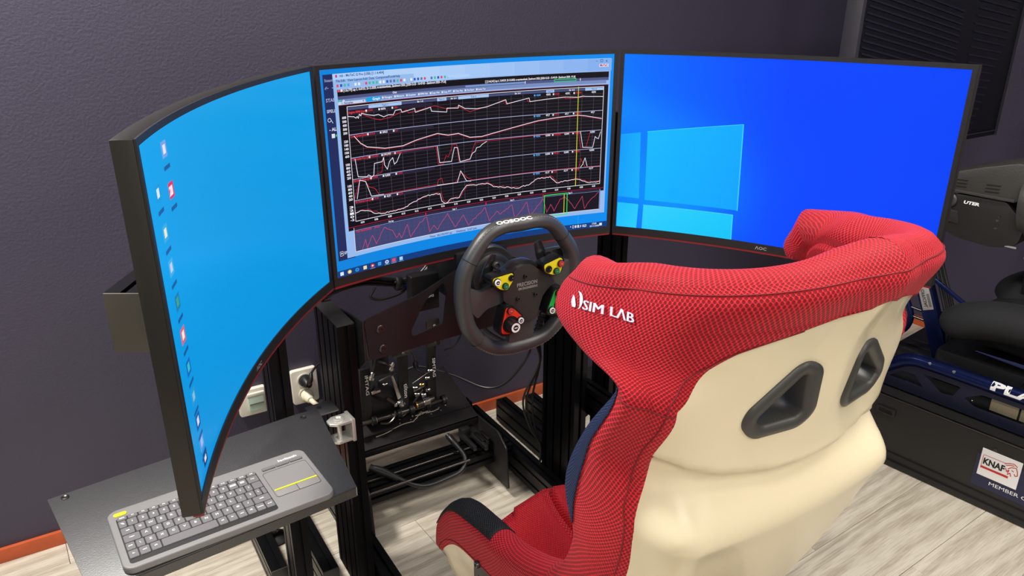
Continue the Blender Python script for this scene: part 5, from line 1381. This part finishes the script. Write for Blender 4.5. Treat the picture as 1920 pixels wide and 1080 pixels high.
hs_ = [rpoly(P, .006, 3) for P in ([(-.075, .272), (-.185, .272), (-.150, .306), (-.110, .304)], [(-.175, .318), (-.285, .318), (-.270, .282), (-.235, .276)], [(-.300, .290), (-.345, .318), (-.470, .318), (-.505, .284), (-.480, .272), (-.330, .272)], [(-.540, .290), (-.575, .318), (-.70, .318), (-.735, .284), (-.70, .272), (-.56, .272)])]
plate_with_holes('side_plate', rpoly([(.02, .240), (-.9, .240), (-.9, .334), (-.135, .334), (-.075, .300), (.01, .262)], .004), hs_, 0, .004, 'sim_blue_plate', ch, to3=lambda a, b_, c: (.066+c, a, b_))
for (y0_, y1_) in ((-.365, -.438), (-.444, -.500), (-.60, -.675), (-.682, -.73)):
    MB().box((.088, (y0_+y1_)/2, .295), (.003, abs(y1_-y0_), .050)).build('beige_insert', 'beige_panel', ch, bevel=.0005)
# seat of the second simulator
s2 = sim_thing('cockpit_seat', 'low black upholstered seat of the second simulator with a rounded bolster', 'seat')
def blob(pts, rad, name, m, par, n=22, sub=8, flat=1., **k):
    P = crom([Vector(p) for p in pts], sub); m_ = len(P); vs = []; ns = n
    for i in range(m_):
        t = (P[min(i+1, m_-1)]-P[max(i-1, 0)]).normalized(); a = Vector((1, 0, 0)); a = (a-t*a.dot(t)).normalized(); b_ = t.cross(a)
        tt = i/(m_-1); R = rad(tt)
        for q in range(ns): w_ = 2*PI*q/ns; vs.append(P[i]+a*math.cos(w_)*R[0]+b_*math.sin(w_)*R[1])
    f = [(i*ns+q, i*ns+(q+1) % ns, (i+1)*ns+(q+1) % ns, (i+1)*ns+q) for i in range(m_-1) for q in range(ns)]
    f += [tuple(range(ns))[::-1], tuple((m_-1)*ns+q for q in range(ns))]
    return MB().add(vs, f).build(name, m, par, smooth=True, **k)
ends = lambda t: math.sqrt(max(.0004, 1-(abs(2*t-1))**5))
blob([(.205, -.165, .430), (.205, -.20, .462), (.205, -.28, .494), (.210, -.40, .505), (.215, -.56, .50), (.22, -.80, .49)], lambda t: (.072*ends(t), .060*ends(t)), 'bolster', 'sim_cushion', s2)
blob([(.42, -.22, .40), (.42, -.26, .43), (.42, -.38, .43), (.42, -.78, .40)], lambda t: (.21*ends(t), .07*ends(t)), 'seat_pad', 'sim_cushion', s2)
blob([(.64, -.170, .42), (.64, -.20, .465), (.64, -.28, .500), (.64, -.50, .50), (.64, -.75, .50)], lambda t: (.070*ends(t), .052*ends(t)), 'bolster', 'sim_cushion', s2)
MB().prism([(.120, -.28, .420), (.118, -.85, .430), (.118, -.85, .330), (.119, -.60, .385), (.120, -.42, .412)], (.008, 0, 0)).build('navy_side_panel', 'sim_navy', s2, bevel=.002)
MB().box((.40, -.45, .315), (.44, .60, .10)).build('seat_base', 'sim_dark', s2, bevel=.02)
MB().tube([(.130, -.12, .34), (.135, -.135, .315), (.15, -.16, .295), (.17, -.18, .29)], .003, n=8).build('adjust_lever', 'steel', s2, smooth=True)
MB().cyl((.105, -.43, .385), (.115, -.41, .315), .0015, n=8).build('thin_rod', 'steel', s2)
blob([(.46, -.22, .45), (.50, -.27, .52), (.57, -.31, .56), (.66, -.35, .56)], lambda t: (.05*ends(t), .045*ends(t)), 'leg_cushion', 'sim_cushion', s2)
# wheel stand post with plate, blue hoop, cables
ps = sim_thing('wheel_post', 'dark blue slanted steering post with a pale plate reading OFFICIAL', 'post')
def beam(p, q, w_, h_, name, m, par, **k):
    p = Vector(p); q = Vector(q); d = (q-p); L_ = d.length; d.normalize(); sd = Vector((0, -1, 0)); sd = (sd-d*sd.dot(d)).normalized(); up = d.cross(sd)
    return MB().box((p+q)/2, (w_, h_, L_), Matrix((sd, up, d)).transposed()).build(name, m, par, bevel=.002, **k)
bA, bB = Vector((.300, -.135, .285)), Vector((.300, .012, .625))
pb = beam(bA, bB, .050, .03, 'post_beam', 'sim_blue', ps)
d_ = (bB-bA).normalized(); sd_ = (Vector((0, -1, 0))-d_*d_.dot(Vector((0, -1, 0)))).normalized(); up_ = d_.cross(sd_)
if up_.x > 0: up_ = -up_
pc = bA.lerp(bB, .56)+up_*.0165
pp = MB().box(pc, (.034, .003, .080), Matrix((sd_, up_, d_)).transposed()).build('name_plate', 'beige_panel', ps, bevel=.0008)
pp.data.materials[0] = M['print_grey']
tx = MB(); text_on(tx, 'OFFICIAL', pc+up_*.0022+sd_*-.004, -d_, -sd_ if False else sd_*-1, width=.062, height=.011, bold=.01); tx.build('plate_lettering', 'black_print', pp)
tx = MB()
for k in range(3): tx.box(pc+up_*.0020+sd_*(.007+.003*k)-d_*.008, (.0012, .0006, .045), Matrix((sd_, up_, d_)).transposed())
tx.build('small_print', 'motor_grey', pp)
MB().tube([(.30, .085, .62), (.30, .038, .490), (.30, .004, .430), (.30, -.012, .388), (.30, -.002, .345), (.295, .025, .322), (.285, .065, .313), (.25, .075, .311), (.17, .06, .303), (.10, .045, .275)], .011, n=14, sub=8).build('hoop_tube', 'sim_blue', ps, smooth=True)
for z in (.395, .425): MB().cyl((.30, -.012+(z-.395)*.4, z), (.30, -.075+(z-.395)*.4, z-.004), .005, n=10).build('hoop_clamp', 'steel_dark', ps, smooth=True)
MB().box((.345, .06, .68), (.16, .16, .02)).build('motor_shelf', 'sim_black', ps, bevel=.002)
for i in range(3):
    o = MB().tube([(.310+.006*i, -.02-.010*i, .66), (.310+.004*i, -.060-.011*i, .56), (.306+.004*i, -.088-.012*i, .50), (.300+.004*i, -.118-.012*i, .43), (.300+.004*i, -.138-.012*i, .35), (.30+.004*i, -.150-.012*i, .26)], .0055, n=8).build('side_cable', 'cable_black', None, smooth=True)
    o.location = (1.3, -.124, 0); o.rotation_euler = (0, 0, RZ)
    tag(o, ['black cable beside the plate reading OFFICIAL, nearest it', 'black cable beside the plate reading OFFICIAL, middle of three', 'black cable beside the plate reading OFFICIAL, farthest from it'][i], 'cable')
beam((.30, -.03, .556), (.285, -.200, .478), .012, .014, 'stay_bar', 'sim_blue', ps)
# motor of the second simulator: hooded housing, ring and wheel seen from its left
m2_ = sim_thing('hooded_wheel_base', 'dark grey hooded wheel base with vents and white letters UTER on its side', 'wheel motor')
def yzp(P, x, d): return MB().prism([(x, a, b_) for a, b_ in P], (d, 0, 0))
bx0 = .215
body = yzp(rpoly([(-.055, .735), (-.060, .855), (-.20, .865), (-.27, .80), (-.26, .735), (-.20, .715), (-.10, .720)], .02), bx0, .15).build('body', 'sim_black', m2_, bevel=.006)
hood = yzp(rpoly([(-.030, .860), (-.045, .918), (-.12, .945), (-.22, .975), (-.262, .965), (-.255, .90), (-.235, .860)], .012), bx0-.008, .17).build('hood', 'motor_grey', m2_, bevel=.010, label='grey textured hood')
yzp([(-.035, .862), (-.230, .862), (-.230, .870), (-.035, .870)], bx0-.011, .01).build('hood_lip', 'motor_grey', m2_, bevel=.001)
for (y_, n_) in ((-.075, 3), (-.165, 3)):
    for k in range(n_): yzp([(y_+.018, .878+.010*k), (y_-.020, .880+.010*k), (y_-.022, .883+.010*k), (y_+.016, .881+.010*k)], bx0-.0095, .003).build('vent_slot', 'slot_black', hood)
tx = MB(); text_on(tx, 'UTER', (bx0-.0012, -.118, .835), (0, -1, 0), (0, 0, 1), width=.045, height=.010, bold=.05, slant=.2); tx.build('base_lettering', 'print_white', body)
MB().lathe((bx0+.005, -.055, .835), (-1, 0, .0), [(0, .022), (.012, .022), (.016, .018)], n=24).build('side_knob', 'motor_grey', m2_, smooth=True)
yzp(rpoly([(-.030, .770), (-.030, .805), (-.085, .805), (-.095, .765)], .006), bx0-.004, .03).build('clamp_foot', 'sim_black', m2_, bevel=.002)
for k in range(4): MB().box((bx0+.002, -.195-.004*(k % 2), .775+.012*k), (.004, .007, .006)).build('plug_pin', 'print_grey' if k % 2 == 0 else 'steel', body)
MB().box((bx0+.002, -.245, .730), (.003, .030, .005)).build('white_mark', 'print_grey', body)
ax = Vector((.0, -1, .10)).normalized(); rc_ = Vector((bx0+.075, -.245, .855))
MB().lathe(rc_, ax, [(0, .105), (.030, .112), (.052, .104), (.058, .088), (.050, .084), (.056, .078), (.075, .076), (.080, .068), (.070, .06)], n=44).build('front_ring', 'motor_grey', m2_, smooth=True)
MB().cyl(rc_+ax*.06, rc_+ax*.135, .035, n=26).build('shaft_hub', 'sim_black', m2_, smooth=True)
for k in range(6):
    a = k*PI/3; e1 = Vector((1, 0, 0)); e2 = ax.cross(e1)
    MB().lathe(rc_+ax*.078+(e1*math.cos(a)+e2*math.sin(a))*.052, ax, [(0, .004), (.004, .004), (.005, .003)], n=10).build('bolt', 'steel', m2_, smooth=True)
w2 = sim_thing('black_steering_wheel', 'thick black steering wheel of the second simulator, at the right picture edge', 'steering wheel')
e1 = Vector((1, 0, 0)); e2 = ax.cross(e1); wc = rc_+ax*.150
MB().tube([wc+(e1*math.cos(a)+e2*math.sin(a))*.150 for a in [k*PI/16 for k in range(32)]], .022, n=18, closed=True, sub=2).build('rim', 'grip', w2, smooth=True)
for a in (-.1, PI+.1, -PI/2): MB().cyl(wc+(e1*math.cos(a)+e2*math.sin(a))*.03, wc+(e1*math.cos(a)+e2*math.sin(a))*.14, .012, .016, n=12).build('spoke', 'sim_dark', w2, smooth=True)
MB().lathe(wc-ax*.012, ax, [(0, .045), (.02, .045), (.026, .038)], n=26).build('hub', 'sim_dark', w2, smooth=True)
for q_ in (m2_, w2): q_.location = Vector(q_.location)+Vector((.01, -.028, -.006))
# shifter hardware at the right edge
sh = sim_thing('shifter_stand', 'small black shifter bracket with a bright bolt beside the second seat', 'bracket')
beam((.45, -.28, .52), (.46, -.26, .70), .02, .02, 'stem', 'sim_dark', sh); MB().box((.455, -.27, .705), (.05, .06, .014)).build('top_plate', 'sim_dark', sh, bevel=.002)
bolt(sh, (.430, -.30, .712), (0, 0, 1), .006, .006, 'steel'); MB().lathe((.44, -.26, .64), (-1, 0, 0), [(0, .005), (.012, .005)], n=10).build('side_bolt', 'steel', sh, smooth=True)

# display of the second simulator
tv = thing('dark_display', 'large dark display panel with faint slanted reflections built as raised strips above the second simulator', 'display', (1.64, .0, .94))
TX0, TX1, TZ0, TZ1 = 1.21, 2.072, .945, 1.47
MB().box(((TX0+TX1)/2, .025, (TZ0+TZ1)/2), (TX1-TX0, .045, TZ1-TZ0)).build('housing', 'tv_glass', tv, bevel=.004)
MB().box((TX0-.004, .018, (TZ0+TZ1)/2), (.016, .052, TZ1-TZ0+.01)).build('edge_strip', 'tv_frame', tv, bevel=.002)
MB().box(((TX0+TX1)/2, -.001, TZ0+.018), (TX1-TX0-.01, .004, .003)).build('lower_line', 'tv_frame', tv)
MB().box((TX1+.001, .0, (TZ0+TZ1)/2), (.004, .006, TZ1-TZ0)).build('right_line', 'tv_frame', tv)
def reflection_strips(x0, x1, z0, z1, n, wob_, sl=-.20):  # room reflections in the dark screen, modelled as slanted raised strips
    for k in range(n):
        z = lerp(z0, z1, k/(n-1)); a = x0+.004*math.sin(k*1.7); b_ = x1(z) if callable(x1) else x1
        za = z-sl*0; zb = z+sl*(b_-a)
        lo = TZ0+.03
        MB().prism([(a, -.0005, za), (b_, -.0005, zb), (b_, -.0005, zb+.0055), (a, -.0005, za+.0055)], (0, .003, 0)).build('raised_strip', 'tv_reflection', tv)
reflection_strips(1.235, 1.72, 1.16, 1.455, 17, 0)
reflection_strips(1.80, lambda z: 1.905+.33*(z-1.0), .99, 1.44, 20, 0, -.14)
MB().box((1.64, .085, 1.14), (.20, .07, .20)).build('mount_block', 'plastic_black', tv, bevel=.004)
MB().box((1.64, .145, 1.86), (.05, .05, 1.52)).build('ceiling_pole', 'sim_dark', tv, bevel=.004)
MB().box((1.64, .145, 2.61), (.16, .16, .016)).build('ceiling_plate', 'sim_dark', tv, bevel=.002)

# small vented box near the back wall
vb = thing('vented_box', 'low black vented box on the floor against the back wall', 'box', (.86, .60, 0))
MB().box((.87, .585, .035), (.26, .17, .07)).build('case', 'plate_black', vb, bevel=.004)
for k in range(8): MB().box((.775+.018*k, .56, .0708), (.006, .07, .002), Matrix.Rotation(.2, 3, 'Z')).build('vent_slot', 'slot_black', vb)
